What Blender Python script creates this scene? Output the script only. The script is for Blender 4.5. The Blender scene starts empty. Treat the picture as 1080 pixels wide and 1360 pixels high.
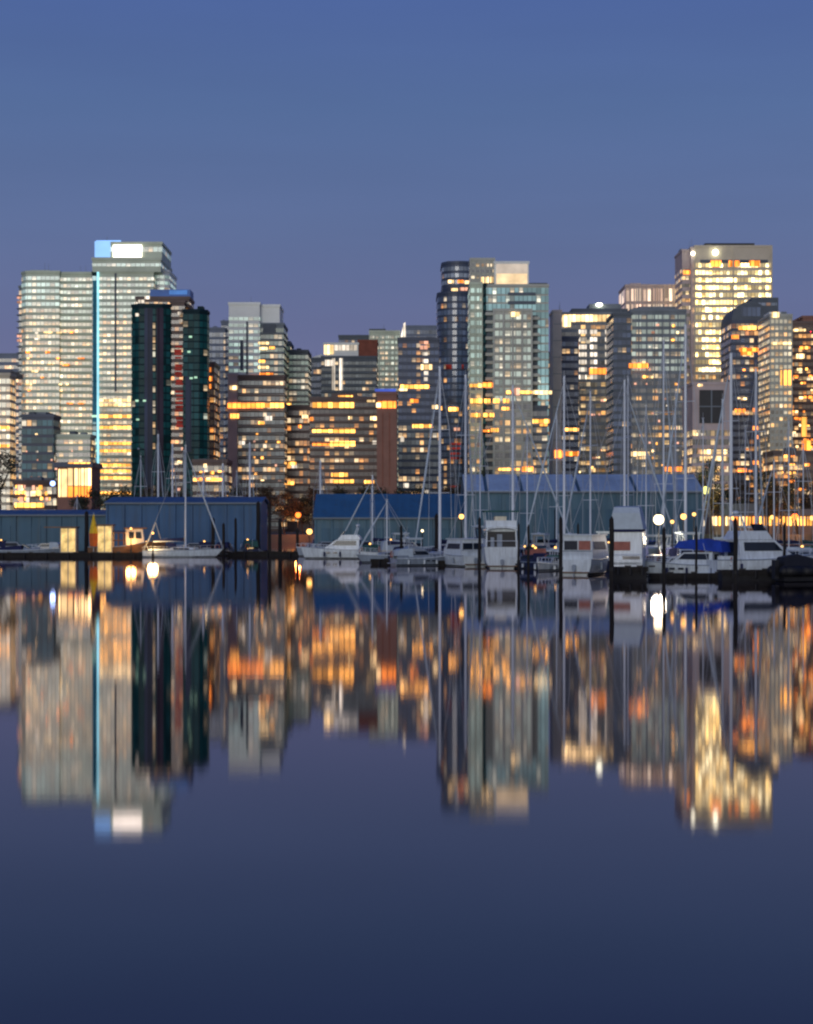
import bpy, bmesh, math, random
from mathutils import Vector, Matrix
random.seed(11)
R = math.radians
sc = bpy.context.scene
COL = sc.collection
F = 2571.0          # focal length in photo pixels (photo 1080 wide)
HC = 4.26            # eye height above the water
HZ = 697.8          # photo row of the horizon
GZ = 2.0            # height of the land

def PX(x, D): return (x - 540.0) / F * D
def PZ(y, D): return HC + (HZ - y) / F * D
def RD(D): return 10952.0 / (16.2 + 7713.0 / D) if D < 435 else D     # berth distance for the eye height above
def DW(y): return HC * F / (y - HZ)          # distance of a waterline seen at row y

# ------------------------------------------------------------------ materials
MATS = {}
def new_mat(name):
    m = bpy.data.materials.new(name); m.use_nodes = True
    nt = m.node_tree; nt.nodes.clear()
    out = nt.nodes.new('ShaderNodeOutputMaterial')
    MATS[name] = m
    return m, nt, out

def N(nt, t, **kw):
    n = nt.nodes.new(t)
    for k, v in kw.items(): setattr(n, k, v)
    return n

def math_node(nt, op, a, b=None, c=None):
    n = N(nt, 'ShaderNodeMath', operation=op)
    for i, v in enumerate((a, b, c)):
        if v is None: continue
        if isinstance(v, (int, float)): n.inputs[i].default_value = v
        else: nt.links.new(v, n.inputs[i])
    return n.outputs[0]

def mix_col(nt, fac, a, b, blend='MIX'):
    n = N(nt, 'ShaderNodeMix', data_type='RGBA', blend_type=blend)
    for i, v in ((0, fac), (6, a), (7, b)):
        if isinstance(v, (int, float)): n.inputs[i].default_value = v
        elif isinstance(v, tuple): n.inputs[i].default_value = (*v, 1) if len(v) == 3 else v
        else: nt.links.new(v, n.inputs[i])
    return n.outputs[2]

def solid(name, col, rough=.6, metal=0., var=.25, scale=.6, spec=.4, stretch=(1, 1, 1), bump=0.):
    """a plain surface with uneven tone from two noise layers"""
    m, nt, out = new_mat(name)
    p = N(nt, 'ShaderNodeBsdfPrincipled')
    tc = N(nt, 'ShaderNodeTexCoord')
    mp = N(nt, 'ShaderNodeMapping'); mp.inputs['Scale'].default_value = stretch
    nt.links.new(tc.outputs['Object'], mp.inputs['Vector'])
    nz = N(nt, 'ShaderNodeTexNoise'); nz.inputs['Scale'].default_value = scale; nz.inputs['Detail'].default_value = 5
    nz.inputs['Roughness'].default_value = .65
    nt.links.new(mp.outputs[0], nz.inputs['Vector'])
    lo = tuple(c * (1 - var) for c in col); hi = tuple(min(1, c * (1 + var)) for c in col)
    mr = N(nt, 'ShaderNodeMapRange'); mr.inputs['From Min'].default_value = .3; mr.inputs['From Max'].default_value = .7
    nt.links.new(nz.outputs[0], mr.inputs[0])
    nt.links.new(mix_col(nt, mr.outputs[0], lo, hi), p.inputs['Base Color'])
    p.inputs['Roughness'].default_value = rough; p.inputs['Metallic'].default_value = metal
    p.inputs['Specular IOR Level'].default_value = spec
    if bump:
        b = N(nt, 'ShaderNodeBump'); b.inputs['Strength'].default_value = bump; b.inputs['Distance'].default_value = .05
        nt.links.new(nz.outputs[0], b.inputs['Height']); nt.links.new(b.outputs[0], p.inputs['Normal'])
    nt.links.new(p.outputs[0], out.inputs[0])
    return m

def ribbed(name, col, pitch=.8, rough=.6, axis=0, dark=.93):
    """painted corrugated sheet: ribs modelled by bump and by seams in the sheet colour"""
    m, nt, out = new_mat(name)
    p = N(nt, 'ShaderNodeBsdfPrincipled')
    tc = N(nt, 'ShaderNodeTexCoord'); sp = N(nt, 'ShaderNodeSeparateXYZ')
    nt.links.new(tc.outputs['Object'], sp.inputs[0])
    f = math_node(nt, 'FRACT', math_node(nt, 'DIVIDE', sp.outputs[axis], pitch))
    seam = math_node(nt, 'LESS_THAN', f, .12)
    nz = N(nt, 'ShaderNodeTexNoise'); nz.inputs['Scale'].default_value = .25; nz.inputs['Detail'].default_value = 6
    nt.links.new(tc.outputs['Object'], nz.inputs['Vector'])
    cell = N(nt, 'ShaderNodeTexWhiteNoise', noise_dimensions='1D')
    nt.links.new(math_node(nt, 'FLOOR', math_node(nt, 'DIVIDE', sp.outputs[axis], pitch * 4)), cell.inputs['W'])
    c1 = mix_col(nt, nz.outputs[0], tuple(c * .6 for c in col), tuple(c * 1.35 for c in col))
    smp = N(nt, 'ShaderNodeMapping'); smp.inputs['Scale'].default_value = (1.3, 1.3, .10)
    nt.links.new(tc.outputs['Object'], smp.inputs['Vector'])
    sn = N(nt, 'ShaderNodeTexNoise'); sn.inputs['Scale'].default_value = 1.0; sn.inputs['Detail'].default_value = 5; nt.links.new(smp.outputs[0], sn.inputs['Vector'])
    sr = N(nt, 'ShaderNodeMapRange'); sr.inputs['From Min'].default_value = .52; sr.inputs['From Max'].default_value = .72; sr.inputs['To Max'].default_value = .55
    nt.links.new(sn.outputs[0], sr.inputs[0])
    c1 = mix_col(nt, sr.outputs[0], c1, (col[0] * .6 + .03, col[1] * .5 + .02, col[2] * .42 + .012))
    c2 = mix_col(nt, math_node(nt, 'MULTIPLY', cell.outputs[0], .35), c1, tuple(c * .55 for c in col))
    c3 = mix_col(nt, seam, c2, tuple(c * dark for c in col))
    nt.links.new(c3, p.inputs['Base Color'])
    b = N(nt, 'ShaderNodeBump'); b.inputs['Strength'].default_value = .3; b.inputs['Distance'].default_value = .05
    nt.links.new(math_node(nt, 'SINE', math_node(nt, 'MULTIPLY', f, 6.283)), b.inputs['Height'])
    nt.links.new(b.outputs[0], p.inputs['Normal'])
    p.inputs['Roughness'].default_value = rough
    nt.links.new(p.outputs[0], out.inputs[0])
    return m

def glow(name, col, strength, var=.35, scale=.35, sample='NONE', pane=0.):
    """a lit surface (lamp glass, lit panel): uneven emission"""
    m, nt, out = new_mat(name)
    e = N(nt, 'ShaderNodeEmission')
    tc = N(nt, 'ShaderNodeTexCoord')
    nz = N(nt, 'ShaderNodeTexNoise'); nz.inputs['Scale'].default_value = scale; nz.inputs['Detail'].default_value = 3
    nt.links.new(tc.outputs['Object'], nz.inputs['Vector'])
    mr = N(nt, 'ShaderNodeMapRange'); mr.inputs['From Min'].default_value = .3; mr.inputs['From Max'].default_value = .7
    mr.inputs['To Min'].default_value = strength * (1 - var); mr.inputs['To Max'].default_value = strength * (1 + var)
    nt.links.new(nz.outputs[0], mr.inputs[0])
    e.inputs[0].default_value = (*col, 1)
    st = mr.outputs[0]
    if pane:
        sp = N(nt, 'ShaderNodeSeparateXYZ'); nt.links.new(tc.outputs['Object'], sp.inputs[0])
        u = math_node(nt, 'DIVIDE', sp.outputs[0], pane)
        oi = N(nt, 'ShaderNodeObjectInfo')
        wn = N(nt, 'ShaderNodeTexWhiteNoise', noise_dimensions='1D')
        nt.links.new(math_node(nt, 'ADD', math_node(nt, 'FLOOR', u), math_node(nt, 'MULTIPLY', oi.outputs['Random'], 531.0)), wn.inputs['W'])
        gain = math_node(nt, 'ADD', math_node(nt, 'MULTIPLY', wn.outputs[0], 1.15), .3)
        bar = math_node(nt, 'GREATER_THAN', math_node(nt, 'FRACT', u), .13)
        st = math_node(nt, 'MULTIPLY', math_node(nt, 'MULTIPLY', st, gain), math_node(nt, 'ADD', math_node(nt, 'MULTIPLY', bar, .9), .1))
    nt.links.new(st, e.inputs[1])
    nt.links.new(e.outputs[0], out.inputs[0])
    m.cycles.emission_sampling = sample
    return m

WARM = [(1, .40, .10), (1, .55, .20), (1, .70, .38), (1, .84, .62)]
def glass(name, tint, p=.1, q=.1, pb=.8, strength=1.2, cols=WARM, pane=1.6, base=.0, basecol=None, rough=.18, frame=None, spec=.7, vv=.4, fw=.07):
    """window glass in panes; some panes are lit from inside, some storeys nearly all lit"""
    m, nt, out = new_mat(name)
    P = N(nt, 'ShaderNodeBsdfPrincipled')
    uv = N(nt, 'ShaderNodeUVMap'); sp = N(nt, 'ShaderNodeSeparateXYZ')
    nt.links.new(uv.outputs[0], sp.inputs[0])
    oi = N(nt, 'ShaderNodeObjectInfo')
    u = math_node(nt, 'DIVIDE', sp.outputs[0], pane)
    cell = math_node(nt, 'FLOOR', u); fr = math_node(nt, 'FRACT', u)
    rnd = math_node(nt, 'MULTIPLY', oi.outputs['Random'], 917.3)
    cv = N(nt, 'ShaderNodeCombineXYZ'); nt.links.new(cell, cv.inputs[0]); nt.links.new(rnd, cv.inputs[1])
    w = N(nt, 'ShaderNodeTexWhiteNoise', noise_dimensions='3D'); nt.links.new(cv.outputs[0], w.inputs['Vector'])
    ws = N(nt, 'ShaderNodeSeparateColor'); nt.links.new(w.outputs['Color'], ws.inputs[0])
    # rooms are a few panes wide
    cell2 = math_node(nt, 'FLOOR', math_node(nt, 'DIVIDE', u, 3.0))
    cv2 = N(nt, 'ShaderNodeCombineXYZ'); nt.links.new(cell2, cv2.inputs[0]); nt.links.new(rnd, cv2.inputs[1]); cv2.inputs[2].default_value = 5.5
    w2 = N(nt, 'ShaderNodeTexWhiteNoise', noise_dimensions='3D'); nt.links.new(cv2.outputs[0], w2.inputs['Vector'])
    w3 = N(nt, 'ShaderNodeTexWhiteNoise', noise_dimensions='1D'); nt.links.new(rnd, w3.inputs['W'])
    band = math_node(nt, 'LESS_THAN', w3.outputs[0], q)
    lf = N(nt, 'ShaderNodeTexNoise'); lf.inputs['Scale'].default_value = .055; lf.inputs['Detail'].default_value = 5  # broad mottling painted into the glass as reflections of neighbouring buildings
    tco = N(nt, 'ShaderNodeTexCoord'); nt.links.new(tco.outputs['Object'], lf.inputs['Vector'])
    lfm = N(nt, 'ShaderNodeMapRange'); lfm.inputs['From Min'].default_value = .3; lfm.inputs['From Max'].default_value = .7
    lfm.inputs['To Min'].default_value = .45; lfm.inputs['To Max'].default_value = 1.5
    nt.links.new(lf.outputs[0], lfm.inputs[0])
    floorgain = math_node(nt, 'ADD', math_node(nt, 'MULTIPLY', math_node(nt, 'FRACT', math_node(nt, 'MULTIPLY', rnd, 3.77)), .7), .65)
    core = N(nt, 'ShaderNodeTexWhiteNoise', noise_dimensions='1D'); nt.links.new(cell, core.inputs['W'])
    corelit = math_node(nt, 'LESS_THAN', core.outputs[0], .07)
    thr = math_node(nt, 'ADD', math_node(nt, 'ADD', p, math_node(nt, 'MULTIPLY', band, pb - p)), math_node(nt, 'MULTIPLY', corelit, .35))
    r = math_node(nt, 'ADD', math_node(nt, 'MULTIPLY', w.outputs[0], .5), math_node(nt, 'MULTIPLY', w2.outputs[0], .5))
    # r is triangular; threshold through its inverse distribution keeps p honest
    thr2 = math_node(nt, 'SQRT', math_node(nt, 'MULTIPLY', thr, .5))
    lit = math_node(nt, 'LESS_THAN', r, thr2)
    ramp = N(nt, 'ShaderNodeValToRGB'); ramp.color_ramp.interpolation = 'LINEAR'
    els = ramp.color_ramp.elements
    for i, c in enumerate(cols):
        e = els[i] if i < 2 else els.new(1)
        e.position = i / max(1, len(cols) - 1); e.color = (*c, 1)
    nt.links.new(ws.outputs[1], ramp.inputs[0])
    nz = N(nt, 'ShaderNodeTexNoise', noise_dimensions='2D'); nz.inputs['Scale'].default_value = .9; nz.inputs['Detail'].default_value = 4
    nt.links.new(uv.outputs[0], nz.inputs['Vector'])
    bri = math_node(nt, 'MULTIPLY', math_node(nt, 'ADD', math_node(nt, 'POWER', ws.outputs[2], 1.6), .22), math_node(nt, 'ADD', nz.outputs[0], .35))
    pan = math_node(nt, 'MULTIPLY', math_node(nt, 'GREATER_THAN', fr, fw), math_node(nt, 'LESS_THAN', fr, 1 - fw))
    blind = math_node(nt, 'GREATER_THAN', sp.outputs[1], math_node(nt, 'ADD', math_node(nt, 'MULTIPLY', ws.outputs[0], 1.5), .15))
    bri = math_node(nt, 'MULTIPLY', bri, math_node(nt, 'SUBTRACT', 1.0, math_node(nt, 'MULTIPLY', blind, .6)))
    es = math_node(nt, 'MULTIPLY', math_node(nt, 'MULTIPLY', lit, bri), strength * 1.35)
    em = mix_col(nt, 1.0, ramp.outputs[0], (1, 1, 1), 'MULTIPLY')
    if base > 0:  # faint glow added to the unlit panes to brighten the facade
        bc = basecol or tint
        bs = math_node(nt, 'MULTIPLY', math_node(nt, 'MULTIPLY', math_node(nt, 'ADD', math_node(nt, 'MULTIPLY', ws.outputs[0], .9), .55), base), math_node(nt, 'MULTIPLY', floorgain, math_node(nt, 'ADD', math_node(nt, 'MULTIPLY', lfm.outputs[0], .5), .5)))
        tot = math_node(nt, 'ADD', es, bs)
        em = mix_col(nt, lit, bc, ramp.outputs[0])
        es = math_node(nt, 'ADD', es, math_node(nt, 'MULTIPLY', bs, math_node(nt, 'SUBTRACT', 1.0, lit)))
    es = math_node(nt, 'MULTIPLY', es, pan)
    lo = tuple(c * (1 - vv) for c in tint); hi = tuple(min(1, c * (1 + vv)) for c in tint)
    gc0 = mix_col(nt, ws.outputs[0], lo, hi)
    cl = N(nt, 'ShaderNodeCombineColor')
    for k in range(3): nt.links.new(lfm.outputs[0], cl.inputs[k])
    gc = mix_col(nt, 1.0, gc0, cl.outputs[0], 'MULTIPLY')
    frc = frame or tuple(c * .6 for c in tint)
    nt.links.new(mix_col(nt, pan, frc, gc), P.inputs['Base Color'])
    P.inputs['Roughness'].default_value = rough
    P.inputs['Specular IOR Level'].default_value = spec
    nt.links.new(em, P.inputs['Emission Color']); nt.links.new(es, P.inputs['Emission Strength'])
    nt.links.new(P.outputs[0], out.inputs[0])
    m.cycles.emission_sampling = 'NONE'
    return m

# walls
solid('pale_green_panel', (.44, .50, .39), .5, var=.2, scale=.08)
solid('pale_warm_stone', (.52, .46, .36), .7, var=.15, scale=.08)
solid('pale_concrete', (.42, .43, .38), .75, var=.15, scale=.1)
solid('white_panel', (.70, .73, .70), .5, var=.1, scale=.1)
solid('mid_grey', (.165, .195, .225), .7, var=.2, scale=.1)
solid('dark_grey', (.075, .095, .12), .6, var=.25, scale=.1)
solid('blue_grey', (.13, .16, .22), .6, var=.2, scale=.08)
solid('dark_navy', (.045, .06, .10), .5, var=.25, scale=.1)
solid('dark_green_metal', (.008, .026, .036), .6, var=.3, scale=.1, spec=.1)
solid('brown_stone', (.13, .095, .085), .7, var=.25, scale=.1)
solid('terracotta', (.24, .12, .09), .75, var=.2, scale=.15)
solid('brick_red', (.22, .07, .045), .8, var=.25, scale=.3)
solid('pink_stone', (.46, .38, .37), .7, var=.15, scale=.1)
solid('roof_blue', (.05, .15, .45), .5, var=.2, scale=.2)
solid('black_metal', (.015, .016, .02), .45, var=.3, scale=.5)
# glass
PALE = [(1, .60, .28), (1, .74, .44), (1, .84, .62), (.92, 1, .82)]
GOLD = [(1, .46, .12), (1, .58, .20), (1, .70, .34), (1, .85, .6)]
ORNG = [(1, .34, .07), (1, .45, .12), (1, .6, .25), (1, .78, .5)]
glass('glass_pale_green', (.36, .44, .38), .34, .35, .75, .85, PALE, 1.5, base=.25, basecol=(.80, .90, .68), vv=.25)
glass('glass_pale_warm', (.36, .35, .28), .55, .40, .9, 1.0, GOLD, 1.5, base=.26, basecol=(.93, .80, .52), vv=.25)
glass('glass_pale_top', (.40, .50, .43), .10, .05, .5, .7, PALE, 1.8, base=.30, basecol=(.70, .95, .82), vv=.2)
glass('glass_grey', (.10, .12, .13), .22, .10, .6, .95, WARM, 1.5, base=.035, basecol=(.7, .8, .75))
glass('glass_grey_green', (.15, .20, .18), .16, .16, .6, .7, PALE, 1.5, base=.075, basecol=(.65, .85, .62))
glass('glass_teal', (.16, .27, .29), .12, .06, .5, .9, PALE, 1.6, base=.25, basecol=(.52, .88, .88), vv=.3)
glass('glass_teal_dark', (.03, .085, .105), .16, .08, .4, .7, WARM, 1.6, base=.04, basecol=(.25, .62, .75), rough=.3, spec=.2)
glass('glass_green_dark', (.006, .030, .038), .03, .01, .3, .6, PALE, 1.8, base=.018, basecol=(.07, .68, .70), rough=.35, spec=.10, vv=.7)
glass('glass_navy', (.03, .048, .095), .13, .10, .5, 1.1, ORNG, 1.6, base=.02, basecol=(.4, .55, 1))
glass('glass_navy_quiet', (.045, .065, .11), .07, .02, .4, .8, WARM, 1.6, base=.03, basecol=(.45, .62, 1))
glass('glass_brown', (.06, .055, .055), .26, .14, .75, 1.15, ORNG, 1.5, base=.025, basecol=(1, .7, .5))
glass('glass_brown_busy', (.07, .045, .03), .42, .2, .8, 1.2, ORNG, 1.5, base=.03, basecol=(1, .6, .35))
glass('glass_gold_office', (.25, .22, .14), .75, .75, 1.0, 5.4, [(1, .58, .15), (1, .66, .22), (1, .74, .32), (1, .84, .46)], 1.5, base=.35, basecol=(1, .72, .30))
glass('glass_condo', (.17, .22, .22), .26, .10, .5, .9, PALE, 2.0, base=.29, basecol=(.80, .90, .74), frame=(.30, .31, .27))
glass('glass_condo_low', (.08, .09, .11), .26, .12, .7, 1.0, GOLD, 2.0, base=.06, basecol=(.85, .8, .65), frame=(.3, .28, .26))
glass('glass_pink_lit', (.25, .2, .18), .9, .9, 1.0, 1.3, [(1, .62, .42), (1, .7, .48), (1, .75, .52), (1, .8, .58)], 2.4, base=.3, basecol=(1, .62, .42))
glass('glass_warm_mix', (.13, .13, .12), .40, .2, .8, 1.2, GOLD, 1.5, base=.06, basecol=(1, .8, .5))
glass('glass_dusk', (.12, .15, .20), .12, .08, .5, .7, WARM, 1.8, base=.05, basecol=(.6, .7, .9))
# lit panels
glow('lit_white', (1, .88, .74), 3.6, .15, .2)
glow('lit_white_soft', (1, .86, .70), 1.25, .3, .3, pane=1.7)
glow('lit_cream', (1, .66, .30), 2.7, .3, .3, pane=1.7)
glow('lit_gold', (1, .42, .08), 3.9, .3, .3, pane=1.7)
glow('lit_orange', (1, .26, .04), 3.2, .3, .3, pane=1.7)
glow('lit_pink', (1, .48, .32), 1.2, .3, .3, pane=1.7)
glow('lit_red', (.60, .07, .055), .28, .8, .25)
glow('lit_blue', (.12, .20, .9), .6, .25, .2)
glow('lit_roof_blue', (.16, .40, 1), .5, .3, .2)
glow('lit_sky_blue', (.28, .53, 1), 1.3, .15, .1)
glow('lit_cyan', (.36, .84, 1), 1.3, .3, .05)
glow('teal_strip_glow', (.06, .30, .48), .28, .3, .05)
glow('lit_green', (.6, 1, .7), .9, .4, .1)
glow('lamp_white', (1, .80, .46), 5, .02, 1, 'AUTO')
glow('lamp_amber', (1, .50, .13), 3.4, .02, 1, 'AUTO')
glow('lamp_red', (1, .17, .025), 4, .02, 1, 'AUTO')
glow('lamp_yellow', (.95, .88, .22), 2.2, .02, 1, 'AUTO')
glow('lamp_blue', (.35, .5, 1), 3.5, .02, 1, 'AUTO')
glow('flood_white', (1, .97, .70), 9, .02, 1)
glow('lit_white_wash', (1, .84, .70), .62, .2, .2)
glow('lit_crown', (1, .72, .42), 1.15, .25, .25)
# marina
ribbed('shed_blue', (.026, .105, .24), 1.6)
ribbed('shed_blue_roof', (.035, .14, .26), 1.3)
ribbed('shed_pale_roof', (.40, .52, .62), 1.3)
ribbed('shed_teal_wall', (.065, .15, .215), 1.3)
ribbed('shed_green_wall', (.04, .12, .19), 1.6)
solid('gelcoat_white', (.60, .67, .72), .3, var=.22, scale=1.6, spec=.5, stretch=(2.2, 2.2, .35))
solid('gelcoat_cream', (.60, .57, .48), .3, var=.22, scale=1.6, spec=.5, stretch=(2.2, 2.2, .35))
solid('gelcoat_grey', (.24, .29, .36), .3, var=.22, scale=1.6, spec=.5, stretch=(2.2, 2.2, .35))
solid('gelcoat_navy', (.015, .025, .07), .3, var=.2, scale=.8)
solid('boat_wood', (.15, .075, .035), .5, var=.35, scale=2, stretch=(.4, 3, 3))
solid('antifoul', (.02, .025, .04), .7, var=.3, scale=1)
solid('boat_window', (.012, .018, .03), .15, var=.2, scale=1, spec=.35)
solid('canvas_blue', (.012, .05, .36), .8, var=.25, scale=1.5)
solid('canvas_navy', (.015, .02, .07), .85, var=.25, scale=1.5)
solid('canvas_white', (.46, .54, .60), .8, var=.12, scale=1.2)
solid('canvas_green', (.03, .10, .09), .85, var=.25, scale=1.2)
solid('canvas_red', (.34, .13, .10), .8, var=.25, scale=1.5)
solid('aluminium', (.68, .74, .80), .4, metal=.0, var=.1, scale=.4)
solid('wire', (.45, .48, .50), .4, metal=.2, var=.1, scale=.4)
solid('piling_wood', (.014, .012, .011), .85, var=.5, scale=3, stretch=(2, 2, .3), bump=.4)
solid('dock_wood', (.05, .042, .036), .85, var=.4, scale=2, stretch=(.3, 3, 1), bump=.3)
solid('dock_float', (.012, .012, .014), .8, var=.4, scale=1.5)
solid('rubber', (.010, .010, .012), .6, var=.3, scale=2)
solid('bark', (.035, .025, .02), .9, var=.4, scale=3, bump=.4)
solid('parasol_yellow', (.75, .50, .03), .8, var=.15, scale=2)
solid('parasol_orange', (.60, .14, .03), .8, var=.2, scale=2)

# foliage: every leaf a little different
def leaf_mat(name, a, b):
    m, nt, out = new_mat(name)
    p = N(nt, 'ShaderNodeBsdfPrincipled'); g = N(nt, 'ShaderNodeNewGeometry')
    nt.links.new(mix_col(nt, g.outputs['Random Per Island'], a, b), p.inputs['Base Color'])
    p.inputs['Roughness'].default_value = .7
    nt.links.new(p.outputs[0], out.inputs[0])
leaf_mat('leaf_dark', (.012, .018, .010), (.045, .050, .022))
leaf_mat('leaf_autumn', (.03, .022, .010), (.10, .055, .02))

# land
def land_mat():
    m, nt, out = new_mat('land_paving')
    p = N(nt, 'ShaderNodeBsdfPrincipled'); tc = N(nt, 'ShaderNodeTexCoord')
    n1 = N(nt, 'ShaderNodeTexNoise'); n1.inputs['Scale'].default_value = .05; n1.inputs['Detail'].default_value = 8
    n2 = N(nt, 'ShaderNodeTexVoronoi'); n2.inputs['Scale'].default_value = .5
    nt.links.new(tc.outputs['Object'], n1.inputs['Vector']); nt.links.new(tc.outputs['Object'], n2.inputs['Vector'])
    a = mix_col(nt, n1.outputs[0], (.03, .032, .034), (.09, .085, .075))
    nt.links.new(mix_col(nt, math_node(nt, 'MULTIPLY', n2.outputs['Distance'], .4), a, (.04, .04, .045)), p.inputs['Base Color'])
    p.inputs['Roughness'].default_value = .85
    nt.links.new(p.outputs[0], out.inputs[0])
land_mat()

WATER_ROUGH = .047
def water_mat():
    m, nt, out = new_mat('still_water')
    tc = N(nt, 'ShaderNodeTexCoord')
    mp = N(nt, 'ShaderNodeMapping'); mp.inputs['Scale'].default_value = (.10, .9, 1)
    nt.links.new(tc.outputs['Object'], mp.inputs['Vector'])
    nz = N(nt, 'ShaderNodeTexNoise'); nz.inputs['Scale'].default_value = 1.0; nz.inputs['Detail'].default_value = 2
    nt.links.new(mp.outputs[0], nz.inputs['Vector'])
    b = N(nt, 'ShaderNodeBump'); b.inputs['Strength'].default_value = 1.0; b.inputs['Distance'].default_value = .0005
    nt.links.new(nz.outputs[0], b.inputs['Height'])
    gl = N(nt, 'ShaderNodeBsdfGlossy', distribution='BECKMANN'); gl.inputs['Roughness'].default_value = WATER_ROUGH
    n2 = N(nt, 'ShaderNodeTexNoise'); n2.inputs['Scale'].default_value = .06; n2.inputs['Detail'].default_value = 3
    nt.links.new(tc.outputs['Object'], n2.inputs['Vector'])
    mr = N(nt, 'ShaderNodeMapRange'); mr.inputs['From Min'].default_value = .3; mr.inputs['From Max'].default_value = .7
    mr.inputs['To Min'].default_value = WATER_ROUGH * .86; mr.inputs['To Max'].default_value = WATER_ROUGH * 1.14
    nt.links.new(n2.outputs[0], mr.inputs[0]); nt.links.new(mr.outputs[0], gl.inputs['Roughness'])
    gl.inputs['Color'].default_value = (1, .945, 1, 1)
    nt.links.new(b.outputs[0], gl.inputs['Normal'])
    df = N(nt, 'ShaderNodeBsdfDiffuse'); df.inputs[0].default_value = (.0015, .0025, .008, 1)
    fr = N(nt, 'ShaderNodeFresnel'); fr.inputs['IOR'].default_value = 1.29
    mx = N(nt, 'ShaderNodeMixShader')
    nt.links.new(fr.outputs[0], mx.inputs[0]); nt.links.new(df.outputs[0], mx.inputs[1]); nt.links.new(gl.outputs[0], mx.inputs[2])
    nt.links.new(mx.outputs[0], out.inputs[0])
water_mat()

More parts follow.
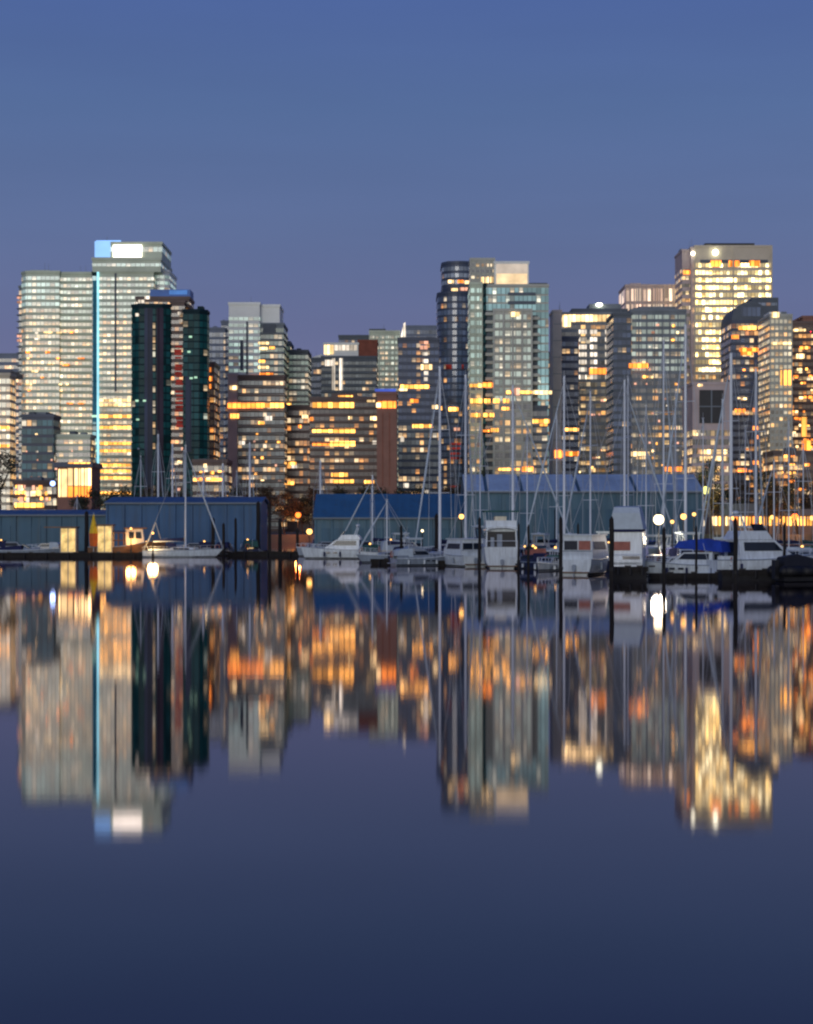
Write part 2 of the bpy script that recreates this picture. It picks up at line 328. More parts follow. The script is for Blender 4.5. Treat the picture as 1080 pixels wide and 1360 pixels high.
# ------------------------------------------------------------------ mesh helpers
class MB:
    def __init__(s): s.v = []; s.f = []; s.uv = []; s.mi = []
    def quad(s, pts, uv=None, mi=0):
        n = len(s.v); s.v += [tuple(p) for p in pts]; s.f.append(tuple(range(n, n + len(pts))))
        s.uv.append(uv or [(0, 0)] * len(pts)); s.mi.append(mi); return s
    def box(s, x0, x1, y0, y1, z0, z1, mi=0):
        n = len(s.v)
        s.v += [(x0, y0, z0), (x1, y0, z0), (x1, y1, z0), (x0, y1, z0), (x0, y0, z1), (x1, y0, z1), (x1, y1, z1), (x0, y1, z1)]
        for q in ((0, 1, 5, 4), (1, 2, 6, 5), (2, 3, 7, 6), (3, 0, 4, 7), (4, 5, 6, 7), (3, 2, 1, 0)):
            s.f.append(tuple(n + i for i in q)); s.mi.append(mi)
            a = [s.v[n + i] for i in q]
            s.uv.append([((p[0] + p[1]), p[2]) for p in a])
        return s
    def prism(s, poly, z0, z1, mi=0, cap=True, unit=False):
        """upright prism from a CCW footprint, with UVs in metres along the wall"""
        k = len(poly); n = len(s.v)
        s.v += [(p[0], p[1], z0) for p in poly] + [(p[0], p[1], z1) for p in poly]
        u = 0
        for i in range(k):
            j = (i + 1) % k
            L = math.dist(poly[i], poly[j])
            s.f.append((n + i, n + j, n + k + j, n + k + i)); s.mi.append(mi)
            va, vb = (0, 1) if unit else (z0, z1)
            s.uv.append([(u, va), (u + L, va), (u + L, vb), (u, vb)]); u += L
        if cap:
            s.f.append(tuple(n + k + i for i in range(k))); s.uv.append([(0, 0)] * k); s.mi.append(mi)
            s.f.append(tuple(n + i for i in reversed(range(k)))); s.uv.append([(0, 0)] * k); s.mi.append(mi)
        return s
    def tube(s, p, q, r, r2=None, n=8, mi=0):
        p = Vector(p); q = Vector(q); r2 = r if r2 is None else r2
        d = (q - p).normalized(); a = d.orthogonal().normalized(); b = d.cross(a)
        k = len(s.v)
        for c, rr in ((p, r), (q, r2)):
            for i in range(n):
                t = 2 * math.pi * i / n
                s.v.append(tuple(c + (a * math.cos(t) + b * math.sin(t)) * rr))
        for i in range(n):
            j = (i + 1) % n
            s.f.append((k + i, k + j, k + n + j, k + n + i)); s.uv.append([(0, 0)] * 4); s.mi.append(mi)
        s.f.append(tuple(k + i for i in reversed(range(n)))); s.uv.append([(0, 0)] * n); s.mi.append(mi)
        s.f.append(tuple(k + n + i for i in range(n))); s.uv.append([(0, 0)] * n); s.mi.append(mi)
        return s
    def ball(s, c, r, nu=12, nv=8, sz=1., mi=0):
        k = len(s.v); c = Vector(c)
        for j in range(nv + 1):
            th = math.pi * j / nv
            for i in range(nu):
                ph = 2 * math.pi * i / nu
                s.v.append((c.x + r * math.sin(th) * math.cos(ph), c.y + r * math.sin(th) * math.sin(ph), c.z + r * sz * math.cos(th)))
        for j in range(nv):
            for i in range(nu):
                i2 = (i + 1) % nu
                s.f.append((k + j * nu + i, k + (j + 1) * nu + i, k + (j + 1) * nu + i2, k + j * nu + i2)); s.uv.append([(0, 0)] * 4); s.mi.append(mi)
        return s
    def loft(s, rings, mi=0, cap=True):
        """skin closed rings of equal point count"""
        k = len(s.v); n = len(rings[0])
        for r in rings: s.v += [tuple(p) for p in r]
        for a in range(len(rings) - 1):
            for i in range(n):
                j = (i + 1) % n
                s.f.append((k + a * n + i, k + a * n + j, k + (a + 1) * n + j, k + (a + 1) * n + i)); s.uv.append([(0, 0)] * 4); s.mi.append(mi)
        if cap:
            s.f.append(tuple(k + i for i in reversed(range(n)))); s.uv.append([(0, 0)] * n); s.mi.append(mi)
            b = k + (len(rings) - 1) * n
            s.f.append(tuple(b + i for i in range(n))); s.uv.append([(0, 0)] * n); s.mi.append(mi)
        return s
    def profile(s, pts, y0, y1, taper=1.0, mi=0):
        """side profile in x,z given width from y0 to y1"""
        a = [(p[0], y0, p[1]) for p in pts]; b = [(p[0], y1, p[1]) for p in pts]
        return s.loft([a, b], mi)
    def build(s, name, mat, parent=None, loc=(0, 0, 0), smooth=False, fix=True):
        me = bpy.data.meshes.new(name)
        me.from_pydata(s.v, [], s.f)
        uvl = me.uv_layers.new(name='UVMap')
        flat = [c for f in s.uv for c in f]
        for i, c in enumerate(flat): uvl.data[i].uv = c
        mats = mat if isinstance(mat, (list, tuple)) else [mat]
        for m in mats: me.materials.append(MATS[m] if isinstance(m, str) else m)
        if len(mats) > 1:
            for i, p in enumerate(me.polygons): p.material_index = s.mi[i]
        if fix:
            bm = bmesh.new(); bm.from_mesh(me)
            bmesh.ops.remove_doubles(bm, verts=bm.verts, dist=1e-5)
            bmesh.ops.recalc_face_normals(bm, faces=bm.faces); bm.to_mesh(me); bm.free()
        if smooth:
            for p in me.polygons: p.use_smooth = True
        o = bpy.data.objects.new(name, me); COL.objects.link(o)
        o.location = loc
        if parent: o.parent = parent
        return o

def thing(name, label, cat, loc=(0, 0, 0), rz=0, group=None):
    o = bpy.data.objects.new(name, None); COL.objects.link(o)
    o.empty_display_size = 1
    o.location = loc; o.rotation_euler = (0, 0, rz)
    o['label'] = label; o['category'] = cat
    if group: o['group'] = group
    return o

def tag(o, label, cat, group=None, kind=None):
    if label: o['label'] = label
    if cat: o['category'] = cat
    if group: o['group'] = group
    if kind: o['kind'] = kind
    return o

def copy_tree(o, parent=None):
    c = o.copy(); COL.objects.link(c)
    if parent: c.parent = parent
    for ch in list(o.children): copy_tree(ch, c)
    return c

def offset_poly(poly, e):
    n = len(poly); out = []
    for i in range(n):
        p0 = Vector(poly[i - 1]); p = Vector(poly[i]); p1 = Vector(poly[(i + 1) % n])
        d0 = (p - p0).normalized(); d1 = (p1 - p).normalized()
        n0 = Vector((d0.y, -d0.x)); n1 = Vector((d1.y, -d1.x))
        b = n0 + n1
        q = p + b * (e / max(.3, 1 + n0.dot(n1)))
        out.append((q.x, q.y))
    return out

# ------------------------------------------------------------------ buildings
class Bld:
    """a tower: Empty at its base; walls, window bands, lit windows, crowns are children. All sizes come from real distance D."""
    def __init__(s, name, label, cat, D, xc, group=None):
        s.D = D; s.loc = Vector((PX(xc, D), D, GZ))
        s.o = thing(name, label, cat, s.loc, 0, group)
    def X(s, x): return PX(x, s.D) - s.loc.x
    def Z(s, y): return PZ(y, s.D) - GZ
    def foot(s, x0, x1, off, depth, shape):
        a, b = s.X(x0), s.X(x1)
        if shape == 'box': return [(a, off), (b, off), (b, off + depth), (a, off + depth)]
        w = b - a
        if shape == 'round':
            r = w / 2; c = (a + b) / 2; n = 14; dd = min(depth * .6, r)
            pts = [(c - r * math.cos(math.pi * i / n), off + dd - dd * math.sin(math.pi * i / n)) for i in range(n + 1)]
            return pts + [(b, off + depth), (a, off + depth)]
        if shape == 'chamfer':
            k = w * .2
            return [(a, off + k * .8), (a + k, off), (b - k, off), (b, off + k * .8), (b, off + depth), (a, off + depth)]
        if shape == 'lefty':   # left corner cut back to show a side face
            k = w * .16
            return [(a, off + k * 1.6), (a + k, off), (b, off), (b, off + depth), (a, off + depth)]
        if shape == 'righty':
            k = w * .3
            return [(a, off), (b - k, off), (b, off + k), (b, off + depth), (a, off + depth)]
    def block(s, x0, x1, yt, yb=None, off=0., depth=26., wall='mid_grey', glass='glass_grey', pitch=11., frac=.62, shape='box',
              top=4., bot=2., piers=0., pier_w=1.6, pier_out=.35, slab=0., name='wall', parapet=True, glass2=None, ysplit=None, slab_mat=None):
        fp = s.foot(x0, x1, off, depth, shape)
        z1 = s.Z(yt); z0 = -1. if yb is None else s.Z(yb)
        MB().prism(fp, z0, z1).build(name, wall, s.o)
        if parapet:
            MB().prism(offset_poly(fp, .28), z1 - .5, z1 + .45).build('parapet', wall, s.o)
        if parapet and yb is None:
            w = s.X(x1) - s.X(x0)
            for k in range(random.randint(1, 3)):
                bw = random.uniform(.12, .3) * w; bx = s.X(x0) + random.uniform(.06, .9) * (w - bw); by = off + random.uniform(.12, .5) * depth
                MB().box(bx, bx + bw, by, by + random.uniform(3, 6), z1 - .2, z1 + random.uniform(.7, 1.7)).build('roof_plant', random.choice(['mid_grey', 'dark_grey', wall]), s.o)
            for k in range(random.randint(0, 2)):
                ax = s.X(x0) + random.uniform(.1, .9) * w
                MB().tube((ax, off + 3, z1 - .2), (ax, off + 3, z1 + random.uniform(2, 4.5)), .09, .04, 6).build('antenna', 'mid_grey', s.o)
        if glass:
            m = s.D / F
            h = pitch * m; z = z1 - top * m - h
            zlow = max(z0, .5) + bot * m
            ring = offset_poly(fp, .10)
            while z > zlow:
                zb = z + h * (1 - frac) * .5
                g = glass
                if ysplit is not None and z < s.Z(ysplit): g = glass2
                MB().prism(ring, zb, zb + h * frac, cap=False, unit=True).build('window_band', g, s.o, fix=False)
                if slab > 0:
                    MB().prism(offset_poly(fp, slab), z - .14, z + .14).build('floor_slab', slab_mat or wall, s.o)
                z -= h
        if piers:
            x = x0
            n = max(1, round((x1 - x0) / piers))
            for i in range(n + 1):
                xx = x0 + (x1 - x0) * i / n
                a, b = s.X(xx - pier_w / 2), s.X(xx + pier_w / 2)
                MB().box(a, b, off - pier_out, off - .02, max(z0, -1), z1 + .1).build('pier', wall, s.o)
        return fp
    def panel(s, x0, x1, y0, y1, mat, off=0., proud=.22, thick=.4, name='lit_window'):
        return MB().box(s.X(x0), s.X(x1), off - proud, off - proud + thick, s.Z(y1), s.Z(y0)).build(name, mat, s.o)
    def solidbox(s, x0, x1, yt, yb, mat, off=0., depth=10., name='plant_room'):
        return MB().box(s.X(x0), s.X(x1), off, off + depth, s.Z(yb) - .3, s.Z(yt)).build(name, mat, s.o)
    def mast(s, x, yt, yb, r=.15, mat='mid_grey', off=4., name='antenna'):
        return MB().tube((s.X(x), off, s.Z(yb) - .3), (s.X(x), off, s.Z(yt)), r, r * .5, 6).build(name, mat, s.o)
    def balconies(s, x0, x1, y0, y1, pitch, mat, off, out=1.4):
        y = y0; m = s.D / F
        while y < y1:
            MB().box(s.X(x0), s.X(x1), off - out, off, s.Z(y) - .12, s.Z(y) + .12).box(s.X(x0), s.X(x1), off - out, off - out + .08, s.Z(y) + .12, s.Z(y) + 1.0).build('balcony', mat, s.o)
            y += pitch
    def scatter(s, x0, x1, y0, y1, n, mats, off=0., w=(2, 5), h=(2, 3.2), pitch=11., y_ref=None):
        """single bright rooms"""
        for i in range(n):
            k = random.randint(0, max(0, int((y1 - y0) / pitch)))
            y = (y_ref if y_ref is not None else y0) + k * pitch + random.uniform(0, 1)
            if y > y1: continue
            a = random.uniform(x0, x1 - w[1]); ww = random.uniform(*w); hh = random.uniform(*h)
            s.panel(a, a + ww, y, y + hh, random.choice(mats), off, .25 + .01 * i, .2)

TW = 'towers'
# -- far left sliver
b = Bld('office_block', 'pale block with golden lit floors at the skyline end, cut by the picture edge', 'office block', 620, -20)
b.block(-60, 13, 497, wall='pale_warm_stone', glass='glass_pale_warm', pitch=10.5, frac=.6, depth=9)
b.solidbox(-60, 13.4, 491, 496, 'dark_navy', 1, 20)
b.panel(-50, 12.5, 566, 570, 'lit_gold'); b.panel(-50, 12.5, 590, 594, 'lit_gold')
# -- twin pale slab
b = Bld('apartment_tower', 'broad pale green tower with many warm lit floors beside the blue edged tower', 'tower', 760, 74)
b.block(26, 79, 361, wall='pale_green_panel', glass='glass_pale_top', pitch=8.6, frac=.55, shape='lefty', depth=30, glass2='glass_pale_warm', ysplit=408)
b.block(78.5, 121, 362, off=1.2, wall='pale_green_panel', glass='glass_pale_green', pitch=8.6, frac=.5, depth=26, glass2='glass_pale_warm', ysplit=430, slab=.3)
b.block(14.5, 31, 374, off=16, depth=18, wall='mid_grey', glass='glass_grey', pitch=8.6, slab=.9)
b.solidbox(36, 62, 356, 361, 'pale_green_panel', 6, 12); b.solidbox(90, 112, 358, 362, 'pale_green_panel', 8, 10)
for y in (388, 394, 440, 446, 505): b.panel(12.8, 20, y, y + 3, 'lit_pink', 15, .6, .3, name='balcony_light')
b.scatter(30, 118, 440, 540, 26, ['lit_cream', 'lit_cream', 'lit_white_soft', 'lit_orange'], 0, (3, 9), (1.6, 2.6), 8.6)
# -- teal midrise before it
b = Bld('midrise_block', 'low teal glass block standing in front of the broad pale green tower', 'office block', 600, 70)
b.block(29, 71, 552, wall='dark_navy', glass='glass_teal_dark', pitch=11.5, frac=.66, depth=12)
b.block(70.5, 118, 578, off=2.2, wall='pale_green_panel', glass='glass_warm_mix', pitch=8.6, frac=.6, depth=10)
b.solidbox(35, 60, 546, 552, 'mid_grey', 5, 10)
b.scatter(31, 116, 575, 655, 16, ['lit_cream', 'lit_pink', 'lit_white_soft'], 0, (1.5, 4), (1.5, 2.5), 11.5)
# -- tall blue edged tower
b = Bld('office_tower', 'tallest pale tower with a glowing cyan edge strip and a bright white crown panel', 'tower', 720, 168)
b.block(131.5, 204, 361, wall='pale_green_panel', glass='glass_pale_green', pitch=8.3, frac=.5, depth=32, top=5, glass2='glass_pale_warm', ysplit=430)
b.block(122, 130.8, 361, off=1.4, depth=26, wall='dark_green_metal', glass='glass_teal', pitch=8.3, frac=.8)
b.block(123, 214, 344, 361.2, off=-.6, depth=33, wall='pale_green_panel', glass='glass_pale_top', pitch=8, frac=.5, name='shoulder')
b.block(126, 214.5, 322, 344, off=1.2, depth=28, wall='pale_green_panel', glass='glass_pale_top', pitch=9, frac=.7, name='crown', bot=1)
b.block(203.5, 222, 357, off=5, depth=24, wall='white_panel', glass='glass_pale_top', pitch=8.3, frac=.5, shape='righty')
b.panel(125.4, 146, 320, 341, 'lit_sky_blue', .9, .3, name='blue_crown_panel')
b.panel(127, 160, 318.5, 320.5, 'lit_sky_blue', 1.4, .3, name='crown_edge_light')
b.panel(150, 188, 325, 341, 'lit_white', .9, .35, name='white_crown_panel')
b.panel(129, 131.6, 345, 664, 'lit_cyan', 0, .55, 1.0, name='edge_light_strip')
b.panel(122.5, 127.5, 372, 560, 'teal_strip_glow', 1.3, .25, name='blue_glass_strip')  # weak glow put into the glass strip; it is no lamp
b.panel(152.2, 154.8, 362, 520, 'dark_grey', 0, .24, name='shaft_shade_strip')  # raised dark strip painted as the shade of a recess
for y in (530, 536, 551, 566, 587, 597, 616, 624, 633, 653):
    b.panel(132.5, 173.5, y, y + 3.6, 'lit_gold' if y > 545 else 'lit_cream', 0, .3, .3)
for y in (551, 587, 597, 616, 633): b.panel(121.5, 128.8, y, y + 3, 'lit_green', 1.2, .35, .3)
b.mast(140, 312, 322); b.mast(206, 345, 357)
# -- dark green tower
b = Bld('glass_tower', 'dark green glass tower split by a red lit vertical strip', 'tower', 640, 225)
b.block(174, 226, 405, wall='dark_green_metal', glass='glass_green_dark', pitch=9.4, frac=.8, shape='chamfer', depth=24)
b.block(243, 274, 412, off=.4, wall='dark_green_metal', glass='glass_green_dark', pitch=9.4, frac=.8, shape='righty', depth=9)
glass('glass_ink', (.016, .026, .055), .02, .02, .3, .6, PALE, 1.8, base=.02, basecol=(.3, .4, .9), rough=.35, spec=.10)
glass('glass_plum', (.022, .019, .032), .02, .02, .3, .6, PALE, 1.8, base=.01, basecol=(.7, .5, .7), rough=.5, spec=.04)
b.panel(192, 203, 409, 655, 'glass_ink', 0, .16, .3, 'ink_glass_strip'); b.panel(208, 217, 409, 655, 'glass_plum', 0, .16, .3, 'plum_glass_strip'); b.panel(246, 254, 500, 600, 'glass_ink', .4, .16, .3, 'ink_glass_strip')
b.block(225, 244, 399, off=2.5, wall='brown_stone', glass='glass_brown', pitch=9.4, frac=.5, depth=20)
b.block(178, 249, 393, 405.5, off=5, depth=14, wall='brown_stone', glass='glass_brown', pitch=6, frac=.4, name='roof_storey', bot=0)
b.solidbox(196, 250, 381.5, 391, 'roof_blue', 6, 10, 'blue_roof_box')
b.panel(222, 246, 382.5, 388, 'lit_roof_blue', 6, .12, .2, 'roof_light')
for i, y in enumerate(range(458, 568, 5)):
    if i % 7 != 4: b.panel(229 + i * .14 + random.uniform(0, 3), 241 + i * .14 - random.uniform(0, 2), y, y + random.uniform(2.2, 4.4), 'lit_red', 2.5, .3, .3, 'red_strip_light')
for x, y, w in ((181, 396, 8), (176, 399, 4), (190, 391, 6), (236, 414, 4), (238, 424, 4), (180, 416, 5)):
    b.panel(x, x + w, y, y + 4, 'lit_white_soft', 5 if y < 405 else .4, .5, .3)
for x, y in ((251, 446), (249, 466), (252, 501), (258, 500), (180, 531), (190, 531), (181, 556)): b.panel(x, x + 4, y, y + 2.4, 'lit_green', .4, .6, .3)
b.scatter(222, 246, 575, 650, 8, ['lit_pink', 'lit_cream'], 2.4, (2, 4), (2, 4), 9)
b.mast(206, 372, 382, .12); b.mast(232, 374, 382, .1)
# -- brown lit stump and low rise by it
b = Bld('brick_block', 'dark brown block with orange windows at its top beside the dark green tower', 'office block', 690, 274)
b.block(262, 284.5, 482, wall='brown_stone', glass='glass_brown', pitch=10, depth=20)
for x, y in ((270, 486), (276, 488), (272, 496), (277, 500), (271, 506), (276, 510)): b.panel(x, x + 5, y, y + 6, 'lit_orange')
b = Bld('shop_row', 'low golden lit row of shops below the dark brown block', 'shops', 545, 280)
b.block(256, 301, 612, wall='brown_stone', glass='glass_warm_mix', pitch=13, depth=16)
b.scatter(257, 298, 616, 640, 9, ['lit_gold', 'lit_cream', 'lit_orange'], 0, (3, 8), (2, 5), 9)
b.panel(257, 296, 635, 639, 'lit_gold')
# -- dim tower
b = Bld('apartment_tower', 'dim blue grey tower with few lights in the gap behind the green and pale towers', 'tower', 930, 290)
b.block(277, 299, 436, wall='blue_grey', glass='glass_dusk', pitch=9, depth=30)
b.block(293, 306, 426, off=3, wall='blue_grey', glass='glass_dusk', pitch=9, depth=25)
# -- pale stepped tower
b = Bld('apartment_tower', 'slim pale tower whose lower floors carry one long orange lit band', 'tower', 700, 340)
b.block(304, 345, 403, wall='white_panel', glass='glass_pale_top', pitch=8.6, frac=.5, depth=24, top=16, glass2='glass_grey_green', ysplit=500)
b.block(344, 371, 405, off=2, wall='white_panel', glass=None, depth=20)
b.block(342, 376.5, 430, off=.8, wall='mid_grey', glass='glass_grey_green', pitch=8.6, depth=22, slab=.5)
b.block(317, 378, 500, off=-2, wall='brown_stone', glass='glass_grey', pitch=10.4, frac=.55, depth=14, slab=.35, slab_mat='pale_concrete')
b.panel(327, 329.4, 427, 497, 'dark_grey', 0, .3, name='shaft_shade_strip'); b.panel(319, 323, 452, 492, 'dark_grey', 0, .3, name='shaft_shade_strip')  # dark strips on the wall face stand in for shaded slots
b.panel(349, 366, 430, 442, 'dark_grey', .8, .6, name='louvre')
b.block(303.5, 316, 498, off=-2.5, depth=10, wall='pink_stone', glass=None, name='corner_column')
for x, y, w in ((343, 454, 14), (345, 461, 10), (358, 460, 7), (343, 486, 14), (345, 495, 18), (330, 498, 14), (344, 478, 8)): b.panel(x, x + w, y, y + 3.4, random.choice(['lit_gold', 'lit_cream', 'lit_orange']), .8, .9, .3)
b.panel(303, 350, 536, 542.5, 'lit_orange', -2, .9, .3); b.panel(350.5, 378, 536, 542, 'lit_gold', -2, .9, .3)
b.panel(306, 316, 513, 518, 'lit_cream', -2.5, .3); b.panel(307, 318, 550, 556, 'lit_gold', -2.5, .3); b.panel(318, 326, 586, 591, 'lit_white_soft', -2, .7)
b.panel(352, 362, 553, 559, 'lit_white_soft', -2, .7); b.panel(344, 352, 560, 564, 'lit_gold', -2, .7)
b.scatter(318, 376, 575, 655, 14, ['lit_cream', 'lit_pink', 'lit_gold'], -2, (2, 5), (1.6, 3), 10.4)
# -- grey green midrise
b = Bld('apartment_block', 'grey green terraced block with thin bright floor lines beside the slim pale tower', 'apartment block', 720, 392)
b.block(384, 409, 466, wall='dark_grey', glass='glass_grey_green', pitch=8, frac=.6, depth=22, slab=.5, slab_mat='pale_concrete')
b.block(368, 385, 454, off=2, wall='mid_grey', glass='glass_grey_green', pitch=8, depth=20, slab=.5)
b.block(377, 411, 540, off=-3, wall='brown_stone', glass='glass_brown', pitch=10, depth=12)
b.panel(379, 387, 536, 542, 'lit_gold', -.4, .8)
for x, y, w, m in ((384, 614, 10, 'lit_gold'), (388, 618, 7, 'lit_white_soft'), (402, 552, 8, 'lit_cream'), (382, 640, 9, 'lit_gold'), (397, 565, 4, 'lit_orange')): b.panel(x, x + w, y, y + 4, m, -3, .3)
b = Bld('office_block', 'dark narrow block with a white sloping roof edge beside the white capped block', 'office block', 980, 418)
b.block(404, 432, 476, wall='dark_grey', glass='glass_navy_quiet', pitch=9, depth=30)
MB().profile([(b.X(410), b.Z(476)), (b.X(428), b.Z(470)), (b.X(428), b.Z(476))], 0, 8).build('sloping_roof', 'white_panel', b.o)
# -- white capped block
b = Bld('office_block', 'white capped grey block with a brick red top corner and two bright shafts', 'office block', 850, 464)
b.block(427, 500, 474, wall='dark_grey', glass='glass_grey', pitch=8.5, frac=.5, depth=30, slab=.4, slab_mat='mid_grey')
b.block(430, 476, 456, 474.2, off=1, depth=22, wall='white_panel', glass=None, name='white_cap')
b.block(475.5, 501, 452, 474.2, off=1.6, depth=20, wall='brick_red', glass=None, name='brick_corner')
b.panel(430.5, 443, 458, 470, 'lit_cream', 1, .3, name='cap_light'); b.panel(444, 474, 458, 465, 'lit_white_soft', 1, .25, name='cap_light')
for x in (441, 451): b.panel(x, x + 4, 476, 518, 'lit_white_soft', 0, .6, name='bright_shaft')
b.panel(432, 444, 478, 486, 'lit_white_soft', 0, .6)
b = Bld('office_block', 'flat dark roofed block peeping over the brick red corner', 'office block', 960, 470)
b.block(450, 492, 446, wall='dark_grey', glass='glass_navy_quiet', pitch=9, depth=25)
# -- pale green grid block with white fin
b = Bld('office_block', 'pale green gridded block with a tall white fin on its roof', 'office block', 940, 512)
b.block(491, 531, 440, wall='pale_green_panel', glass='glass_pale_green', pitch=7, frac=.5, piers=7, pier_w=1.6, depth=28)
b.solidbox(490, 512, 435.5, 441, 'dark_grey', 4, 12)
MB().profile([(b.X(531.5), b.Z(452)), (b.X(539), b.Z(452)), (b.X(538.5), b.Z(428)), (b.X(536), b.Z(430))], -1, 3).build('roof_fin', 'lit_white_soft', b.o)  # the fin's brightness is put in as glow; it is no lamp
b = Bld('office_block', 'faint blue block with empty dark windows just behind the white roof fin', 'office block', 1150, 560)
b.block(538, 590, 433, wall='blue_grey', glass='glass_dusk', pitch=8, depth=30)
# -- dark navy block
b = Bld('office_block', 'dark navy block with orange lit floors and a column of pale lamps', 'office block', 680, 556)
b.block(529, 583, 450, wall='dark_navy', glass='glass_navy', pitch=9.6, frac=.55, depth=26)
b.block(529.5, 582, 560, off=-2, wall='dark_grey', glass='glass_grey', pitch=9.6, depth=14)
b.solidbox(531, 578, 446.5, 450, 'dark_navy', 3, 14)
for x, y, w, h, m in ((557, 453, 12, 4, 'lit_pink'), (558, 459, 10, 5, 'lit_pink'), (559, 484, 15, 7, 'lit_cream'), (562, 477, 7, 5, 'lit_white_soft'), (563, 493, 6, 5, 'lit_white_soft'), (563, 501, 5, 5, 'lit_white_soft'), (562, 468, 6, 4, 'lit_white_soft')):
    b.panel(x, x + w, y, y + h, m, 0, .3, name='facade_lamp')
b.panel(532, 570, 511, 516, 'lit_gold'); b.panel(529, 541, 516, 519, 'lit_cream'); b.panel(545, 556, 530, 535, 'lit_orange'); b.panel(574, 582, 538, 543, 'lit_cream')
b.panel(548, 575, 564, 568.5, 'lit_gold', -2); b.panel(532, 537, 580, 587, 'lit_white_soft', -2); b.panel(536, 543, 642, 648, 'lit_white_soft', -2); b.panel(560, 570, 651, 655, 'lit_white_soft', -2)
# -- brown office with golden bands
b = Bld('office_block', 'brown midrise office block with long golden lit floors', 'office block', 590, 457)
b.block(412, 502, 529, wall='brown_stone', glass='glass_brown', pitch=9.2, frac=.55, depth=30, slab=.3)
b.block(440, 474, 521, 529.2, off=4, depth=12, wall='brown_stone', glass=None, name='roof_storey', parapet=False)
b.panel(449, 468, 524, 530, 'lit_gold', 4); b.panel(487, 498, 527, 534, 'lit_cream')
b.panel(415, 470, 534.5, 541.5, 'lit_gold'); b.panel(415, 442, 570, 574.5, 'lit_gold'); b.panel(443, 472, 569, 575, 'lit_gold')
b.panel(415, 438, 587.5, 592, 'lit_orange'); b.panel(438.5, 472, 586, 592.5, 'lit_gold')
b.panel(440, 462, 628, 633, 'lit_gold'); b.panel(442, 470, 637, 641.5, 'lit_gold'); b.panel(484, 497, 638, 642, 'lit_gold')
b.panel(492, 500, 553, 558, 'lit_cream'); b.panel(494, 500, 585, 590, 'lit_white_soft'); b.panel(463, 468, 553, 557, 'lit_cream'); b.panel(402 + 10, 416, 554, 559, 'lit_orange')
# -- terracotta slab
b = Bld('concrete_slab_block', 'windowless terracotta slab crowned by orange light and a thin blue sign line', 'building', 575, 514)
b.block(500.5, 527, 522, wall='terracotta', glass=None, depth=24)
for x in (508, 517): b.panel(x, x + .8, 548, 645, 'brick_red', 0, .15, .3, 'panel_joint')
b.panel(498, 526, 516.5, 520, 'lit_blue', -.3, .3, name='blue_sign_line'); b.panel(502, 526, 533, 542, 'lit_orange', 0, .2, name='painted_light_wash'); b.panel(500, 506, 535, 541, 'lit_cream', 0, .3, name='painted_light_wash')  # glowing sheets on the wall stand in for the warm light washing it
# -- dark curved tower
b = Bld('glass_tower', 'dark navy curved glass tower with a few lit top floors, behind the pale gridded tower', 'tower', 780, 606)
b.block(581.5, 632, 388, wall='dark_navy', glass='glass_navy_quiet', pitch=9, frac=.66, shape='round', depth=30)
b.block(587.5, 632, 347, 388.3, off=2, wall='dark_navy', glass='glass_dusk', pitch=9, frac=.6, shape='round', depth=26, name='upper_storeys')
b.solidbox(594, 628, 343, 347, 'blue_grey', 8, 12)
for x, y, w, m in ((595, 371, 8, 'lit_cream'), (608, 371, 8, 'lit_orange'), (617, 372, 7, 'lit_cream'), (600, 382, 8, 'lit_cream'), (611, 381, 12, 'lit_pink'), (609, 406, 11, 'lit_red')): b.panel(x, x + w, y, y + 4, m, 3, 1.2, .5)
b.panel(592, 616, 484, 490, 'lit_red', 1, .8); b.panel(576 + 6, 590, 539, 544, 'lit_gold', 3, .3); b.panel(596, 609, 541, 546, 'lit_gold', 0, .6)
b.panel(603, 611, 568, 572, 'lit_pink', 0, .6)
for y in (588, 594, 601, 607, 645): b.panel(598, 612, y, y + 3, 'lit_red', 0, .6)
# -- central gridded tower
b = Bld('apartment_tower', 'pale gridded tower with a teal glass top and a glowing cream crown box', 'tower', 700, 678)
b.block(643, 729, 378, off=2, wall='pale_concrete', glass='glass_teal', pitch=10.8, frac=.78, depth=28, top=2)
b.block(624.5, 640.5, 376, off=.6, wall='pale_green_panel', glass='glass_pale_top', pitch=10.8, frac=.55, depth=22, piers=8, glass2='glass_condo_low', ysplit=520)
b.block(640, 646, 377, off=1.4, wall='dark_green_metal', glass='glass_green_dark', pitch=10.8, depth=20)
b.block(656, 706, 412, off=-1.2, wall='pale_concrete', glass='glass_condo', pitch=10.8, frac=.6, piers=12.5, pier_w=2.4, pier_out=.5, depth=16, glass2='glass_condo_low', ysplit=535, slab=.3)
b.block(705.5, 727, 540, off=.2, wall='dark_grey', glass='glass_condo_low', pitch=10.8, depth=14, slab=.6, slab_mat='mid_grey')
b.balconies(645, 656, 418, 650, 10.8, 'pale_concrete', 2); b.balconies(706, 717, 424, 540, 10.8, 'pale_concrete', 2, 1.8)
b.panel(675, 712, 387.5, 391.5, 'dark_grey', 2, .3, name='louvre'); b.panel(675, 712, 399, 403.5, 'dark_grey', 2, .3, name='louvre')
b.panel(645, 655, 412, 655, 'dark_grey', 2, .18, name='balcony_shade_strip'); b.panel(707, 715, 418, 540, 'dark_grey', 2, .18, name='balcony_shade_strip')  # dark strips behind the slabs paint in the balcony shade
b.block(625.5, 657.5, 342, 376.4, off=4, wall='pale_concrete', glass='glass_condo_low', pitch=8, frac=.5, piers=6.4, pier_w=2, depth=16, name='lattice_crown')
b.block(657, 703, 347, 378.4, off=3, wall='white_panel', glass=None, depth=18, name='crown_box')
b.panel(660, 701, 362, 376, 'lit_crown', 3, .3, name='crown_light'); b.panel(659.5, 701.5, 349, 361.8, 'lit_white_wash', 3, .3, name='crown_light')
